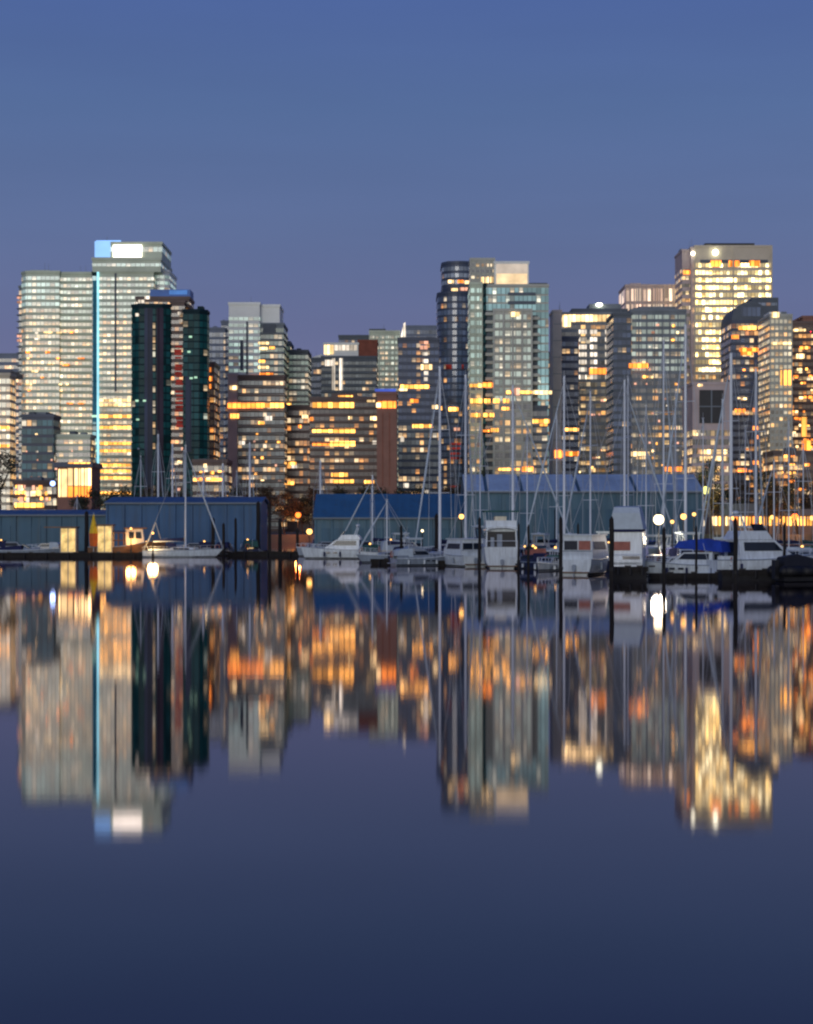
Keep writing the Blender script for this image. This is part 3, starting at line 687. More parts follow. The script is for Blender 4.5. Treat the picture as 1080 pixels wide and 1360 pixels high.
b.panel(640, 656, 366, 376, 'lit_cream', 4, .3, name='crown_light')
b.panel(679, 690, 415, 421, 'lit_cream', -1.2, .6); b.panel(672, 706, 519.5, 523, 'lit_gold', -1.2, .6); b.panel(679, 690, 516, 525, 'lit_pink', -1.2, .7)
b.panel(706, 733, 519, 523.5, 'lit_cream', .2, .8); b.panel(624, 640, 510, 514, 'lit_gold', .6, .5); b.panel(641, 656, 508, 514, 'lit_orange', .6, .8)
for x in (625, 632, 643, 655, 668): b.panel(x, x + 8, 530, 535.5, 'lit_gold', -1.2, .6)
for x in (625, 632, 642, 650): b.panel(x, x + 6, 549, 554, 'lit_gold', -1.2, .6)
b.panel(666, 676, 541, 545, 'lit_gold', -1.2, .6); b.panel(652, 662, 569, 574, 'lit_gold', -1.2, .6); b.panel(641, 650, 571, 574, 'lit_orange', -1.2, .6)
b.panel(707, 730, 557, 562, 'lit_gold', .2, .8); b.panel(717, 727, 563, 566, 'lit_gold', .2, .8); b.panel(693, 708, 620, 627, 'lit_orange', -1.2, .6); b.panel(662, 690, 622, 625, 'lit_gold', -1.2, .6)
b.solidbox(646, 728, 374, 378, 'dark_grey', 3.5, 12, 'roof_slab')
# -- slender pink column
b = Bld('concrete_tower', 'slender bare pinkish stone tower beside the pale gridded tower', 'tower', 735, 740)
b.block(734.5, 746, 413, wall='pink_stone', glass=None, depth=16)
for y in range(430, 640, 22): b.panel(735, 745.5, y, y + .7, 'mid_grey', 0, .12, .2, 'panel_joint')
b.panel(737, 750, 598, 608, 'lit_orange', 0, .3)
# -- columned tower
b = Bld('apartment_tower', 'grey tower with pale lit column strips and a bright lamp on its roof', 'tower', 770, 788)
b.block(745, 836, 416, wall='mid_grey', glass='glass_condo_low', pitch=9.5, frac=.55, depth=28)
b.block(746, 768, 449, off=-3, depth=14, wall='dark_navy', glass='glass_navy_quiet', pitch=9.5)
b.solidbox(760, 835, 409, 416, 'dark_grey', 2, 18); b.solidbox(784, 826, 402, 409, 'mid_grey', 4, 12)
b.panel(747, 836, 418, 427, 'lit_cream', 0, .3); b.panel(747, 758, 420, 434, 'lit_cream', 0, .4)
for x, w in ((769, 10), (784, 9), (804, 10)):
    for y in range(438, 520, 10): b.panel(x, x + w, y, y + 5.5, 'lit_white_soft' if y < 500 else 'glass_warm_mix', 0, .4)
b.panel(783, 814, 489, 497, 'lit_orange', 0, .6)
b.scatter(747, 815, 530, 640, 18, ['lit_orange', 'lit_cream', 'lit_pink'], -1, (2, 6), (2, 3), 9.5)
b.panel(748, 768, 569, 573, 'lit_gold', -3, .4); b.panel(744, 768, 600, 606, 'lit_orange', -3, .4)
MB().ball((b.X(797), 3, b.Z(403.5)), 1.3, 10, 6, .55).build('roof_lamp', 'flood_white', b.o)
# -- grey grid tower with pink crown behind
b = Bld('office_tower', 'squat tower top with pink lit vertical stripes above the grey gridded tower', 'tower', 860, 868)
b.block(831, 905, 379, wall='pink_stone', glass='glass_pink_lit', pitch=21, frac=.8, piers=5.5, pier_w=1.6, pier_out=.5, depth=26, top=2)
b = Bld('apartment_tower', 'grey gridded tower with small scattered lights below the pink striped crown', 'tower', 700, 864)
b.block(838, 911, 412, wall='mid_grey', glass='glass_condo', pitch=9.8, frac=.55, piers=10, pier_w=1.5, depth=26, glass2='glass_condo_low', ysplit=500)
b.block(814.5, 838.5, 417, off=-1, wall='dark_grey', glass='glass_navy_quiet', pitch=9.8, depth=24)
b.solidbox(850, 900, 405, 412, 'mid_grey', 5, 12)
b.scatter(840, 908, 430, 640, 34, ['lit_white_soft', 'lit_cream', 'lit_pink', 'lit_gold'], -.3, (2, 5), (2, 3.4), 9.8)
b.panel(835, 860, 483, 489, 'lit_orange', -1, .5); b.panel(838, 862, 600, 606, 'lit_cream', -1, .5); b.panel(882, 908, 620, 626, 'lit_orange', 0, .6); b.panel(857, 862, 630, 634, 'lit_white_soft', -.4, .6)
# -- big golden office tower
b = Bld('office_tower', 'tall square office tower with nearly every floor lit golden and a dark roof', 'tower', 820, 970)
b.block(923, 1025, 327, wall='pale_warm_stone', glass='glass_gold_office', pitch=9.9, frac=.56, depth=30, top=20, piers=51, pier_w=2, glass2='glass_warm_mix', ysplit=505)
b.block(907.5, 923.5, 331, off=3, wall='pink_stone', glass='glass_warm_mix', pitch=9.9, frac=.46, depth=22, top=22)
b.block(918, 923.5, 329, off=.6, wall='pink_stone', glass=None, depth=10, name='corner_column')
b.solidbox(938, 1004, 321.5, 327, 'black_metal', 3, 18, 'roof_plant')
b.panel(930, 1020, 345, 349.5, 'dark_grey', 0, .25, name='louvre')
for x in (944, 968, 995): b.panel(x, x + 14, 346, 354, 'lit_orange', 0, .3)
b.panel(909, 922, 358, 363, 'lit_orange', 3, .4)
for x, y, r in ((950, 335.5, 1.15), (920, 337, .8)): MB().ball((b.X(x), -1.0, b.Z(y)), r, 10, 8).build('flood_light', 'flood_white', b.o)
# -- block with big dark window
b = Bld('civic_block', 'purple grey block with a large dark four pane window below the golden office tower', 'building', 640, 944)
b.block(920, 970, 509, wall='pink_stone', glass='glass_warm_mix', pitch=12, depth=24, top=60)
b.panel(929, 961, 518, 562, 'black_metal', 0, .3, name='great_window')
b.panel(944.2, 945.8, 518, 562, 'mid_grey', 0, .45, name='mullion'); b.panel(929, 961, 539.2, 540.6, 'mid_grey', 0, .47, name='mullion')
for y in (597, 606): b.panel(930, 966, y, y + 6, 'lit_cream', 0, .35)
b.panel(927, 933, 500 + 10, 513, 'lit_cream', 0, .3)
b.scatter(922, 968, 575, 660, 12, ['lit_cream', 'lit_pink', 'lit_white_soft'], 0, (2, 5), (2, 4), 11)
# -- arched navy tower
b = Bld('glass_tower', 'dark navy tower with an arched top standing before the golden office tower', 'tower', 690, 998)
b.block(972, 1022, 425, wall='dark_navy', glass='glass_navy', pitch=9.6, frac=.6, depth=24, top=3, parapet=False)
n = 18; ac = []
for i in range(n + 1):
    t = math.pi * i / n
    ac.append((b.X(997) - (b.X(1022) - b.X(972)) / 2 * math.cos(t), b.Z(425) + (b.Z(400) - b.Z(425)) * math.sin(t)))
MB().profile(ac, 0, 24).build('arched_top', 'dark_grey', b.o)
b.panel(985, 1010, 408, 420, 'glass_navy_quiet', 0, .15, name='arch_window')
b.solidbox(1008, 1044, 389, 420, 'dark_grey', 14, 14, 'upper_annex')
b.panel(1010, 1042, 396, 400, 'glass_dusk', 14, .2, name='annex_window')
for x, x2, y in ((981, 1005, 433), (972, 981, 445), (982, 1018, 462), (984, 1000, 467), (1000, 1022, 542), (976, 990, 543), (1000, 1022, 566), (1004, 1025, 578), (1000, 1022, 612), (980, 992, 622)):
    b.panel(x, x2, y, y + 5, 'lit_orange' if y > 440 else 'lit_gold', 0, .3)
b.scatter(974, 1020, 470, 650, 12, ['lit_orange', 'lit_cream'], 0, (3, 7), (2, 3), 9.6)
b.mast(1018, 380, 390)
# -- pale grid tower
b = Bld('apartment_tower', 'narrow pale tower of small square windows between the navy and brown towers', 'tower', 660, 1038)
b.block(1022.5, 1051, 419, off=-1, wall='pale_concrete', glass='glass_pale_warm', pitch=8.6, frac=.55, piers=5.6, pier_w=1.5, depth=22, glass2='glass_warm_mix', ysplit=540)
b.solidbox(1024, 1040, 413, 419, 'white_panel', 3, 10); b.panel(1024, 1034, 415, 422, 'lit_cream', -1, .4)
b.panel(1036, 1050, 492, 512, 'lit_gold', -1, .2); b.panel(1024, 1050, 455, 458, 'lit_cream', -1, .5)
b = Bld('apartment_tower', 'brown tower with many orange windows at the skyline end, pink at the top', 'tower', 710, 1085)
b.block(1050, 1130, 428, wall='brown_stone', glass='glass_brown_busy', pitch=9.4, frac=.5, depth=28, slab=.3)
b.block(1068, 1130, 420, 428.2, off=2, depth=20, wall='terracotta', glass=None, name='roof_storey')
glow('lamp_beacon', (1, .02, .05), 9, .02)
MB().ball((b.X(1077), 1, b.Z(441)), 1.1, 8, 6).build('red_beacon', 'lamp_beacon', b.o)
b.panel(1054, 1070, 437, 440, 'lit_cream', 0, .4); b.panel(1058, 1068, 470, 476, 'lit_cream', 0, .4)
b.scatter(1051, 1085, 460, 650, 44, ['lit_orange', 'lit_orange', 'lit_gold', 'lit_cream'], 0, (2, 7), (2, 4), 9.4)
b.panel(1042, 1049, 560, 585, 'lit_gold', -30, .2); b.panel(1043, 1054, 590, 622, 'lit_orange', -30, .2)
b = Bld('apartment_block', 'orange lit lower block in front of the brown tower, behind dark shore trees', 'apartment block', 600, 1060)
b.block(1028, 1120, 600, wall='brown_stone', glass='glass_brown_busy', pitch=11, depth=18)
b.scatter(1030, 1080, 604, 650, 16, ['lit_orange', 'lit_gold', 'lit_cream'], 0, (3, 8), (2, 4), 11)
# -- restaurant at the left shore
b = Bld('restaurant', 'small waterfront restaurant with an orange lit front and a dark flat roof', 'restaurant', 500, 98)
b.block(76, 122, 619, wall='terracotta', glass=None, depth=14, parapet=False)
b.solidbox(72, 124, 614, 619, 'dark_navy', -1.5, 17, 'roof')
b.panel(90, 121, 622, 645, 'lit_cream', 0, .2, name='lit_front'); b.panel(90, 121, 646, 660, 'lit_orange', 0, .2, name='lit_front'); b.panel(78, 89, 623, 660, 'lit_cream', 0, .25, name='lit_front')
for x in (97, 104, 112): b.panel(x, x + 1, 621, 660, 'terracotta', 0, .4, name='mullion')
b.panel(92, 121, 614.5, 616, 'lit_gold', -1.5, .1, name='roof_edge_light')
b = Bld('shop_row', 'low lit shop front row along the shore below the teal block', 'shops', 520, 48)
b.block(18, 74, 640, wall='brown_stone', glass='glass_warm_mix', pitch=15, depth=12)
b.scatter(20, 70, 644, 668, 34, ['lit_cream', 'lit_pink', 'lit_gold', 'lit_white_soft'], 0, (3, 7), (3, 7), 8)
b.panel(20, 58, 668, 674, 'lit_gold', 0, .2)
# -- pavilion on the right shore
b = Bld('pavilion', 'long low shore pavilion with golden windows under a dark blue roof', 'pavilion', 485, 1020)
b.block(944, 1110, 683, wall='brown_stone', glass=None, depth=10, parapet=False)
b.solidbox(955, 1012, 669, 683, 'dark_navy', -1.2, 12, 'roof'); b.solidbox(1012.5, 1112, 676, 683, 'dark_grey', -1, 12, 'roof')
for x in range(946, 1105, 9): b.panel(x, x + 6.5, 686, 698, random.choice(['lit_gold', 'lit_cream', 'lit_orange', 'lit_gold']), 0, .2)
# -- dim far row to close the gaps between the towers
far = [(-40, 40, 470, 'blue_grey', 'dim grey tower beyond the end of the skyline'), (395, 470, 500, 'dark_grey', 'dim brown windowed block far behind the white capped block'), (500, 600, 480, 'blue_grey', 'dim broad block far behind the dark navy block'),
       (700, 800, 468, 'dark_grey', 'dim block far behind the slender pink stone tower'), (1010, 1130, 446, 'blue_grey', 'dim block far behind the brown and orange tower'), (235, 330, 520, 'dark_grey', 'dim block far behind the brown lit block')]
for i, (x0, x1, y, w, lab) in enumerate(far):
    b = Bld('office_block', lab, 'office block', 1250 + 15 * i, (x0 + x1) / 2)
    b.block(x0, x1, y, wall=w, glass='glass_brown', pitch=9, frac=.5, depth=40)

# ------------------------------------------------------------------ setting
def sheet(name, x0, x1, y0, y1, z, mat):
    o = MB().quad([(x0, y0, z), (x1, y0, z), (x1, y1, z), (x0, y1, z)]).build(name, mat, fix=False)
    o['kind'] = 'structure'; o['label'] = {'water': 'still dark blue harbour water mirroring the lit skyline'}.get(name, 'paved city shore behind the marina'); return o
sheet('water', -6000, 6000, -300, 9000, 0, 'still_water')
o = MB().box(-6000, 6000, 476, 9000, -3, GZ).build('land', 'land_paving'); o['kind'] = 'structure'; o['label'] = 'paved city shore with a seawall behind the marina'

# ------------------------------------------------------------------ boathouses
def boathouse(label, x0, x1, ytop, yeave, D, depth, wallm, roofm, cuts=(), posts=8, doors=0, lower=None):
    D = RD(D)
    xc = (x0 + x1) / 2
    o = thing('boathouse', label, 'boathouse', (PX(xc, D), D, 0))
    X = lambda x: PX(x, D) - PX(xc, D)
    ze = PZ(yeave, D); zr = PZ(ytop, D)
    # ridge a third of the way back so the front slope shows
    a, b = X(x0), X(x1); rb = depth * .5
    zr = HC + (HZ - ytop) / F * (D + rb)
    MB().box(a, b, 0, depth, .35, ze).build('wall', wallm, o)
    if lower: MB().box(a + .1, b - .1, -.06, .2, .4, .4 + (ze - .4) * lower[0]).build('lower_cladding', lower[1], o)
    MB().box(a - .3, b + .3, -.8, depth + .4, -.5, .35).build('float', 'dock_float', o)
    e = [x0] + list(cuts) + [x1]
    for i in range(len(e) - 1):
        p, q = X(e[i]) + (.25 if i else -.35), X(e[i + 1]) - (.25 if i < len(e) - 2 else -.35)
        prof = [(-.5, ze - .1), (-.5, ze + .12), (rb, zr), (depth + .5, ze + .12), (depth + .5, ze - .1), (rb, zr - .25)]
        MB().loft([[(p, y, z) for y, z in prof], [(q, y, z) for y, z in prof]]).build('roof', roofm, o)
    # gable infill
    MB().loft([[(x, 0, ze - .05), (x, rb, zr - .3), (x, depth, ze - .05)] for x in (a + .02, b - .02)]).build('gable', wallm, o)
    for i in range(posts + 1):
        x = a + (b - a) * i / posts
        MB().box(x - .14, x + .14, -.22, .04, .3, ze - .12).build('post', wallm, o)
    for i in range(doors):
        x = a + (b - a) * (i + .5) / doors; w = (b - a) / doors * .34
        MB().box(x - w, x + w, -.10, .06, .5, ze * .72).build('door', 'shed_green_wall', o)
    MB().box(a - .3, b + .3, -.62, -.5, ze - .18, ze + .06).build('gutter', 'mid_grey', o)
    return o
boathouse('dark teal floating boathouse behind the lit dock sheds', -60, 141, 677, 684, 372, 16, 'shed_green_wall', 'shed_blue', posts=10, doors=5)
boathouse('deep blue floating boathouse behind the wooden boat and white sailboat', 142, 345, 660, 668, 362, 16, 'shed_blue', 'shed_blue', posts=9, doors=0)
boathouse('bright blue roofed boathouse behind the long white motor yacht', 419, 617, 656, 688, 345, 18, 'shed_teal_wall', 'shed_blue_roof', posts=9, doors=4)
boathouse('tallest boathouse with pale blue roof sections split by dark gaps', 620, 931, 630, 653, 336, 18, 'shed_teal_wall', 'shed_pale_roof', cuts=(646, 693, 769, 845), posts=14, doors=7)

# ------------------------------------------------------------------ boats
def hull_rings(L, B, Fb, n=14, bow=.35, stern=.9, sheer=.35, full=2.2):
    rings = []
    for i in range(n + 1):
        t = i / n
        x = -L / 2 + L * t
        w = B / 2 * (stern + (1 - stern) * min(1, t / .35)) if t < .45 else B / 2 * max(.02, 1 - ((t - .45) / .55) ** full)
        zd = Fb * (1 + sheer * max(0, (t - .3) / .7) ** 1.6)
        rake = bow * max(0, (t - .7) / .3) ** 2 * L * .16
        zk = -.35 * (1 - max(0, (t - .75) / .25) ** 2)
        pts = []
        for fw, fz in ((0, 0), (.62, .10), (.86, .35), (.96, .7), (1, 1)):
            z = zk + (zd - zk) * fz
            pts.append((x + rake * fz, w * fw, z))
        ring = [(p[0], -p[1], p[2]) for p in reversed(pts[1:])] + pts
        rings.append(ring)
    return rings

def hull(o, L, B, Fb, mat, **kw):
    rg = hull_rings(L, B, Fb, **kw)
    h = MB().loft(rg).build('hull', [mat], o, smooth=False)
    # boot stripe (a thin strake just above the waterline)
    mb = MB()
    for s in (1, -1):
        for a in range(len(rg) - 1):
            def at(r, z):
                pts = r[4:] if s > 0 else [r[4]] + [r[3], r[2], r[1], r[0]]
                for p, q in zip(pts, pts[1:]):
                    if p[2] <= z <= q[2]:
                        k = (z - p[2]) / (q[2] - p[2] + 1e-9)
                        return (p[0] + (q[0] - p[0]) * k, p[1] + (q[1] - p[1]) * k + s * .015, z)
                return (pts[0][0], pts[0][1] + s * .015, z)
            mb.quad([at(rg[a], .03), at(rg[a + 1], .03), at(rg[a + 1], .16), at(rg[a], .16)])
    mb.build('boot_stripe', 'antifoul', o, fix=False)
    # toe rail
    mb = MB()
    for s in (0, -1):
        for a in range(len(rg) - 1):
            mb.tube(Vector(rg[a][s]) + Vector((0, 0, .03)), Vector(rg[a + 1][s]) + Vector((0, 0, .03)), .05, n=5)
    mb.build('toe_rail', 'gelcoat_grey' if mat != 'gelcoat_grey' else 'gelcoat_white', o)
    return rg

def guard_rail(o, rg, a, b, h=.6, mat='aluminium'):
    mb = MB()
    for s in (0, -1):
        prev = None
        for i in range(a, b + 1):
            p = Vector(rg[i][s]); q = p + Vector((0, 0, h)); q.y *= .95
            mb.tube(p, q, .018, n=5)
            if prev is not None: mb.tube(prev, q, .018, n=5)
            prev = q
    mb.build('guard_rail', mat, o)

def cabin_part(o, name, mat, pts, w0, w1=None, zsplit=None):
    """superstructure: side profile, narrower on top"""
    w1 = w1 if w1 is not None else w0 * .85
    zs = [p[1] for p in pts]; zl, zh = min(zs), max(zs)
    W = lambda z: w0 + (w1 - w0) * (z - zl) / max(1e-6, zh - zl)
    return MB().loft([[(x, -W(z) / 2, z) for x, z in pts], [(x, W(z) / 2, z) for x, z in pts]]).build(name, mat, o)

def side_window(o, pts, w0, w1, zl, zh, e=.03):
    W = lambda z: w0 + (w1 - w0) * (z - zl) / max(1e-6, zh - zl)
    for s in (1, -1):
        MB().loft([[(x, s * (W(z) / 2 + e), z) for x, z in pts], [(x, s * (W(z) / 2 - .08), z) for x, z in pts]]).build('side_window', 'boat_window', o)

def motor_yacht(label, x, D, L, rz, B=None, mat='gelcoat_white', fly=True, canvas=None, cat='motor yacht', name='motor_yacht', scale_h=1., lit=None, bimini=None, added_cockpit_lamp=False):
    D = RD(D)
    B = B or L * .31
    o = thing(name, label, cat, (PX(x, D), D, 0), rz)
    Fb = L * .105 * scale_h
    rg = hull(o, L, B, Fb, mat)
    H = L * .13 * scale_h
    z0 = Fb * .95; z1 = z0 + H
    pts = [(-L * .28, z0), (L * .26, z0), (L * .15, z0 + H * .45), (L * .04, z1), (-L * .28, z1)]
    cabin_part(o, 'cabin', mat, pts, B * .78, B * .62)
    side_window(o, [(-L * .24, z0 + H * .48), (L * .105, z0 + H * .48), (L * .035, z0 + H * .9), (-L * .24, z0 + H * .9)], B * .78, B * .62, z0, z1)
    W = B * .62
    MB().loft([[(L * .145 + .03, -W * .44, z0 + H * .52), (L * .145 + .03, W * .44, z0 + H * .52), (L * .06 + .03, W * .40, z0 + H * .93), (L * .06 + .03, -W * .40, z0 + H * .93)],
               [(L * .10, -W * .44, z0 + H * .45), (L * .10, W * .44, z0 + H * .45), (L * .02, W * .40, z0 + H * .9), (L * .02, -W * .40, z0 + H * .9)]]).build('windscreen', 'boat_window', o)
    MB().box(-L * .285, -L * .27, -B * .18, B * .18, z0 + .1, z1 - .15).build('cabin_door', lit or 'boat_window', o)
    # hull portlights
    for s in (1, -1):
        for k in (.02, .12):
            MB().box(L * k, L * (k + .06), s * B * .5 - .05, s * B * .5 + .02, Fb * .62, Fb * .8).build('portlight', 'boat_window', o)
    # cockpit coaming and transom platform
    MB().box(-L * .49, -L * .29, -B * .44, -B * .40, Fb, Fb + .35).box(-L * .49, -L * .29, B * .40, B * .44, Fb, Fb + .35).build('coaming', mat, o)
    MB().box(-L * .56, -L * .49, -B * .4, B * .4, .22, .32).build('swim_platform', mat, o)
    if fly:
        fz = z1 + .04; fh = H * .42
        cabin_part(o, 'flybridge', mat, [(-L * .30, fz), (L * .02, fz), (-L * .03, fz + fh), (-L * .26, fz + fh)], B * .66, B * .6)
        MB().loft([[(-L * .02, -B * .26, fz + fh), (-L * .02, B * .26, fz + fh), (-L * .06, B * .24, fz + fh * 1.8), (-L * .06, -B * .24, fz + fh * 1.8)],
                   [(-L * .035, -B * .26, fz + fh), (-L * .035, B * .26, fz + fh), (-L * .075, B * .24, fz + fh * 1.8), (-L * .075, -B * .24, fz + fh * 1.8)]]).build('fly_screen', 'boat_window', o)
        mb = MB()
        for s in (1, -1): mb.tube((-L * .2, s * B * .3, fz + fh * .3), (-L * .25, s * B * .24, fz + H * 1.15), .07, n=6)
        mb.tube((-L * .25, -B * .24, fz + H * 1.15), (-L * .25, B * .24, fz + H * 1.15), .07, n=6)
        arch = mb.build('radar_arch', mat, o)
        MB().ball((-L * .25, 0, fz + H * 1.3), .28, 10, 6, .6).build('radar_dome', 'gelcoat_white', arch)
        MB().tube((-L * .25, .5, fz + H * 1.15), (-L * .27, .5, fz + H * 2.1), .025, .01, 5).build('antenna', 'wire', arch)
        if bimini:
            bz = fz + H * 1.25
            MB().box(-L * .30, -L * .02, -B * .36, B * .36, bz, bz + .14).build('bimini', bimini, o)
            mb = MB()
            for sx in (-L * .27, -L * .05):
                for s in (1, -1): mb.tube((sx, s * B * .3, fz), (sx, s * B * .34, bz), .03, n=5)
            for s in (1, -1): mb.tube((-L * .27, s * B * .33, bz - .05), (-L * .05, s * B * .33, bz - .05), .03, n=5)
            for sx in (-L * .27, -L * .05): mb.tube((sx, -B * .33, bz - .05), (sx, B * .33, bz - .05), .03, n=5)
            mb.build('bimini_frame', 'aluminium', o)
    if canvas:
        cz = z0 + H * 1.15
        pr = [(-L * .48, Fb + .3), (-L * .46, cz - .15), (-L * .40, cz), (-L * .2, cz + .05), (-L * .2, z0 + .2)]
        cabin_part(o, 'canopy', canvas, pr, B * .84, B * .7)
    for s in (1, -1):
        for k in (-.3, -.02, .2):
            MB().tube((L * k, s * (B * .5 + .1), Fb * .25), (L * k, s * (B * .5 + .1), Fb * .8), .11, n=8).tube((L * k, s * (B * .5 + .1), Fb * .8), (L * k, s * B * .48, Fb * 1.08), .015, n=5).build('fender', 'gelcoat_white' if mat != 'gelcoat_white' else 'canvas_navy', o)
    if added_cockpit_lamp:
        MB().ball((-L * .31, B * .2, z1 + .25), .13, 8, 6).tube((-L * .31, B * .2, z0), (-L * .31, B * .2, z1 + .2), .03, n=5).build('added_cockpit_lamp', 'lamp_amber', o)  # added amber ball that gives the stern a warm highlight
    rgs = []
    for i in range(17):
        t = 2 * math.pi * i / 16; c = Vector((-L * .495, B * .3 + .3 * math.cos(t), Fb + .45 + .3 * math.sin(t)))
        rgs.append([c + Vector((.07 * math.cos(u), .07 * math.sin(u) * math.cos(t), .07 * math.sin(u) * math.sin(t))) for u in (2 * math.pi * j / 6 for j in range(6))])
    MB().loft(rgs, cap=False).build('lifebuoy', 'canvas_red', o)
    MB().tube((-L * .5, -B * .4, Fb), (-L * .56, -B * .75, .5), .025, n=5).build('mooring_line', 'wire', o)
    fl = MB().tube((-L * .5, 0, Fb), (-L * .54, 0, Fb + 1.4), .02, n=5).build('flag_staff', 'aluminium', o)
    guard_rail(o, rg, 8, 14, .5)
    return o

def sailboat(label, x, D, L, rz, ytop, mat='gelcoat_white', cover='canvas_blue', boom=True, B=None, lean=0., group=None, spread=2, r=None, cat='sailboat', jib=True):
    D = RD(D)
    B = B or L * .29
    o = thing('sailboat', label, cat, (PX(x, D), D, 0), rz, group)
    Fb = max(.75, L * .09)
    H = PZ(ytop, D)
    rg = hull(o, L, B, Fb, mat, stern=.72, full=2.0, bow=.7, sheer=.3)
    zc = Fb * .98
    cabin_part(o, 'cabin', mat, [(-L * .12, zc), (L * .24, zc), (L * .20, zc + .38), (L * .12, zc + .5), (-L * .12, zc + .55)], B * .62, B * .5)
    side_window(o, [(-L * .08, zc + .18), (L * .15, zc + .18), (L * .14, zc + .36), (-L * .08, zc + .40)], B * .62, B * .5, zc, zc + .55)
    MB().box(-L * .42, -L * .13, -B * .34, -B * .30, zc, zc + .28).box(-L * .42, -L * .13, B * .30, B * .34, zc, zc + .28).build('coaming', mat, o)
    cabin_part(o, 'spray_hood', cover, [(-L * .17, zc + .4), (-L * .03, zc + .5), (-L * .06, zc + 1.05), (-L * .16, zc + 1.1)], B * .56, B * .44)
    mx = L * .09
    r = (r or .10) * 1.3
    mast = MB().tube((mx, 0, zc), (mx, 0, H), r, r * .75, 10).build('mast', 'aluminium', o)
    for k in range(spread):
        z = zc + (H - zc) * (k + 1) / (spread + 1)
        MB().tube((mx, -B * .38, z), (mx, B * .38, z), .035, n=6).build('spreader', 'aluminium', mast)
    MB().box(mx - .12, mx + .12, -.12, .12, H, H + .1).tube((mx, 0, H), (mx, 0, H + .7), .02, n=5).build('masthead', 'wire', mast)
    if boom:
        bm = MB().tube((mx, 0, zc + 1.35), (-L * .36, 0, zc + 1.25), .07, n=7).build('boom', 'aluminium', o)
        rings = []
        for i in range(9):
            t = i / 8; xx = mx - .1 + (-L * .34 - mx) * t; rr = .26 * (1 - .55 * t); zz = zc + 1.52 - .1 * t
            rings.append([(xx, rr * .6 * math.cos(a), zz + rr * math.sin(a)) for a in (2 * math.pi * j / 8 for j in range(8))])
        MB().loft(rings).build('sail_cover', cover, bm)
    w = .028
    bowp = rg[14][-1]
    if jib:
        p = Vector((bowp[0], 0, bowp[2])); q = Vector((mx, 0, H * .97))
        MB().tube(p + (q - p) * .05, p + (q - p) * .45, .07, .12, 8).tube(p + (q - p) * .45, p + (q - p) * .9, .12, .05, 8).build('furled_jib', 'canvas_white', o)
    MB().tube((bowp[0], 0, bowp[2]), (mx, 0, H * .97), w * 1.4, n=5).build('forestay', 'wire', o)
    MB().tube((-L * .49, 0, Fb), (mx, 0, H), w, n=5).build('backstay', 'wire', o)
    for s in (1, -1):
        MB().tube((mx - .1, s * B * .46, Fb), (mx, s * B * .38, zc + (H - zc) * spread / (spread + 1)), w, n=5).tube((mx, s * B * .38, zc + (H - zc) * spread / (spread + 1)), (mx, 0, H * .98), w, n=5).build('shroud', 'wire', o)
    guard_rail(o, rg, 0, 14, .55, 'wire')
    return o

# left dock group
def speedboat(label, x, D, L, rz, mat, cover):
    D = RD(D)
    o = thing('speedboat', label, 'speedboat', (PX(x, D), D, 0), rz)
    B = L * .3; Fb = L * .085
    rg = hull(o, L, B, Fb, mat)
    cabin_part(o, 'foredeck', mat, [(-L * .02, Fb * .95), (L * .34, Fb * 1.05), (L * .1, Fb + .32), (-L * .02, Fb + .36)], B * .72, B * .5)
    MB().loft([[(L * .09, -B * .3, Fb + .3), (L * .09, B * .3, Fb + .3), (-L * .02, B * .27, Fb + .85), (-L * .02, -B * .27, Fb + .85)],
               [(L * .06, -B * .3, Fb + .3), (L * .06, B * .3, Fb + .3), (-L * .05, B * .27, Fb + .85), (-L * .05, -B * .27, Fb + .85)]]).build('windscreen', 'boat_window', o)
    cabin_part(o, 'boat_cover', cover, [(-L * .46, Fb * .95), (-L * .03, Fb * .95), (-L * .05, Fb + .7), (-L * .25, Fb + .55), (-L * .46, Fb + .25)], B * .86, B * .5)
    MB().box(-L * .55, -L * .49, -.25, .25, -.2, Fb + .5).build('outboard_motor', 'black_metal', o)
    guard_rail(o, rg, 9, 14, .35)
    return o
speedboat('low grey speedboat with a navy cover behind the lit dock shed', 34, 311, 9.4, 0, 'gelcoat_grey', 'canvas_navy')

# wooden cabin boat, warm lit bow
o = thing('cabin_boat', 'brown wooden boat with open rails and a high pale bow lit orange', 'boat', (PX(166, RD(306)), RD(306), 0), .1)
o.scale = (1.15, 1.1, 1.3)
rg = hull(o, 8.6, 2.9, 1.0, 'boat_wood', sheer=.9, bow=.5)
cabin_part(o, 'wheelhouse', 'gelcoat_cream', [(.2, 1.0), (2.4, 1.0), (2.1, 2.9), (.1, 2.9)], 2.0, 1.8)
side_window(o, [(.5, 1.9), (1.1, 1.9), (1.1, 2.6), (.5, 2.6)], 2.0, 1.8, 1.0, 2.9); side_window(o, [(1.3, 1.9), (2.0, 1.9), (1.9, 2.6), (1.3, 2.6)], 2.0, 1.8, 1.0, 2.9)
MB().box(-.1, 2.6, -1.15, 1.15, 2.9, 3.05).build('roof', 'boat_wood', o)
mb = MB()
for i in range(7):
    for s in (1, -1): mb.tube((-4.0 + i * .65, s * 1.3, 1.0), (-4.0 + i * .65, s * 1.3, 2.5), .05, n=5)
for s in (1, -1):
    for z in (1.7, 2.5): mb.tube((-4.0, s * 1.3, z), (.1, s * 1.3, z), .05, n=5)
mb.build('deck_rail', 'boat_wood', o)
MB().box(-4.1, .2, -1.4, 1.4, 2.62, 2.72).build('awning', 'canvas_navy', o)
MB().tube((2.6, 0, 1.2), (3.6, 0, 3.6), .09, n=6).tube((3.6, 0, 3.6), (4.3, 0, 1.6), .04, n=5).build('bow_boom', 'gelcoat_cream', o)
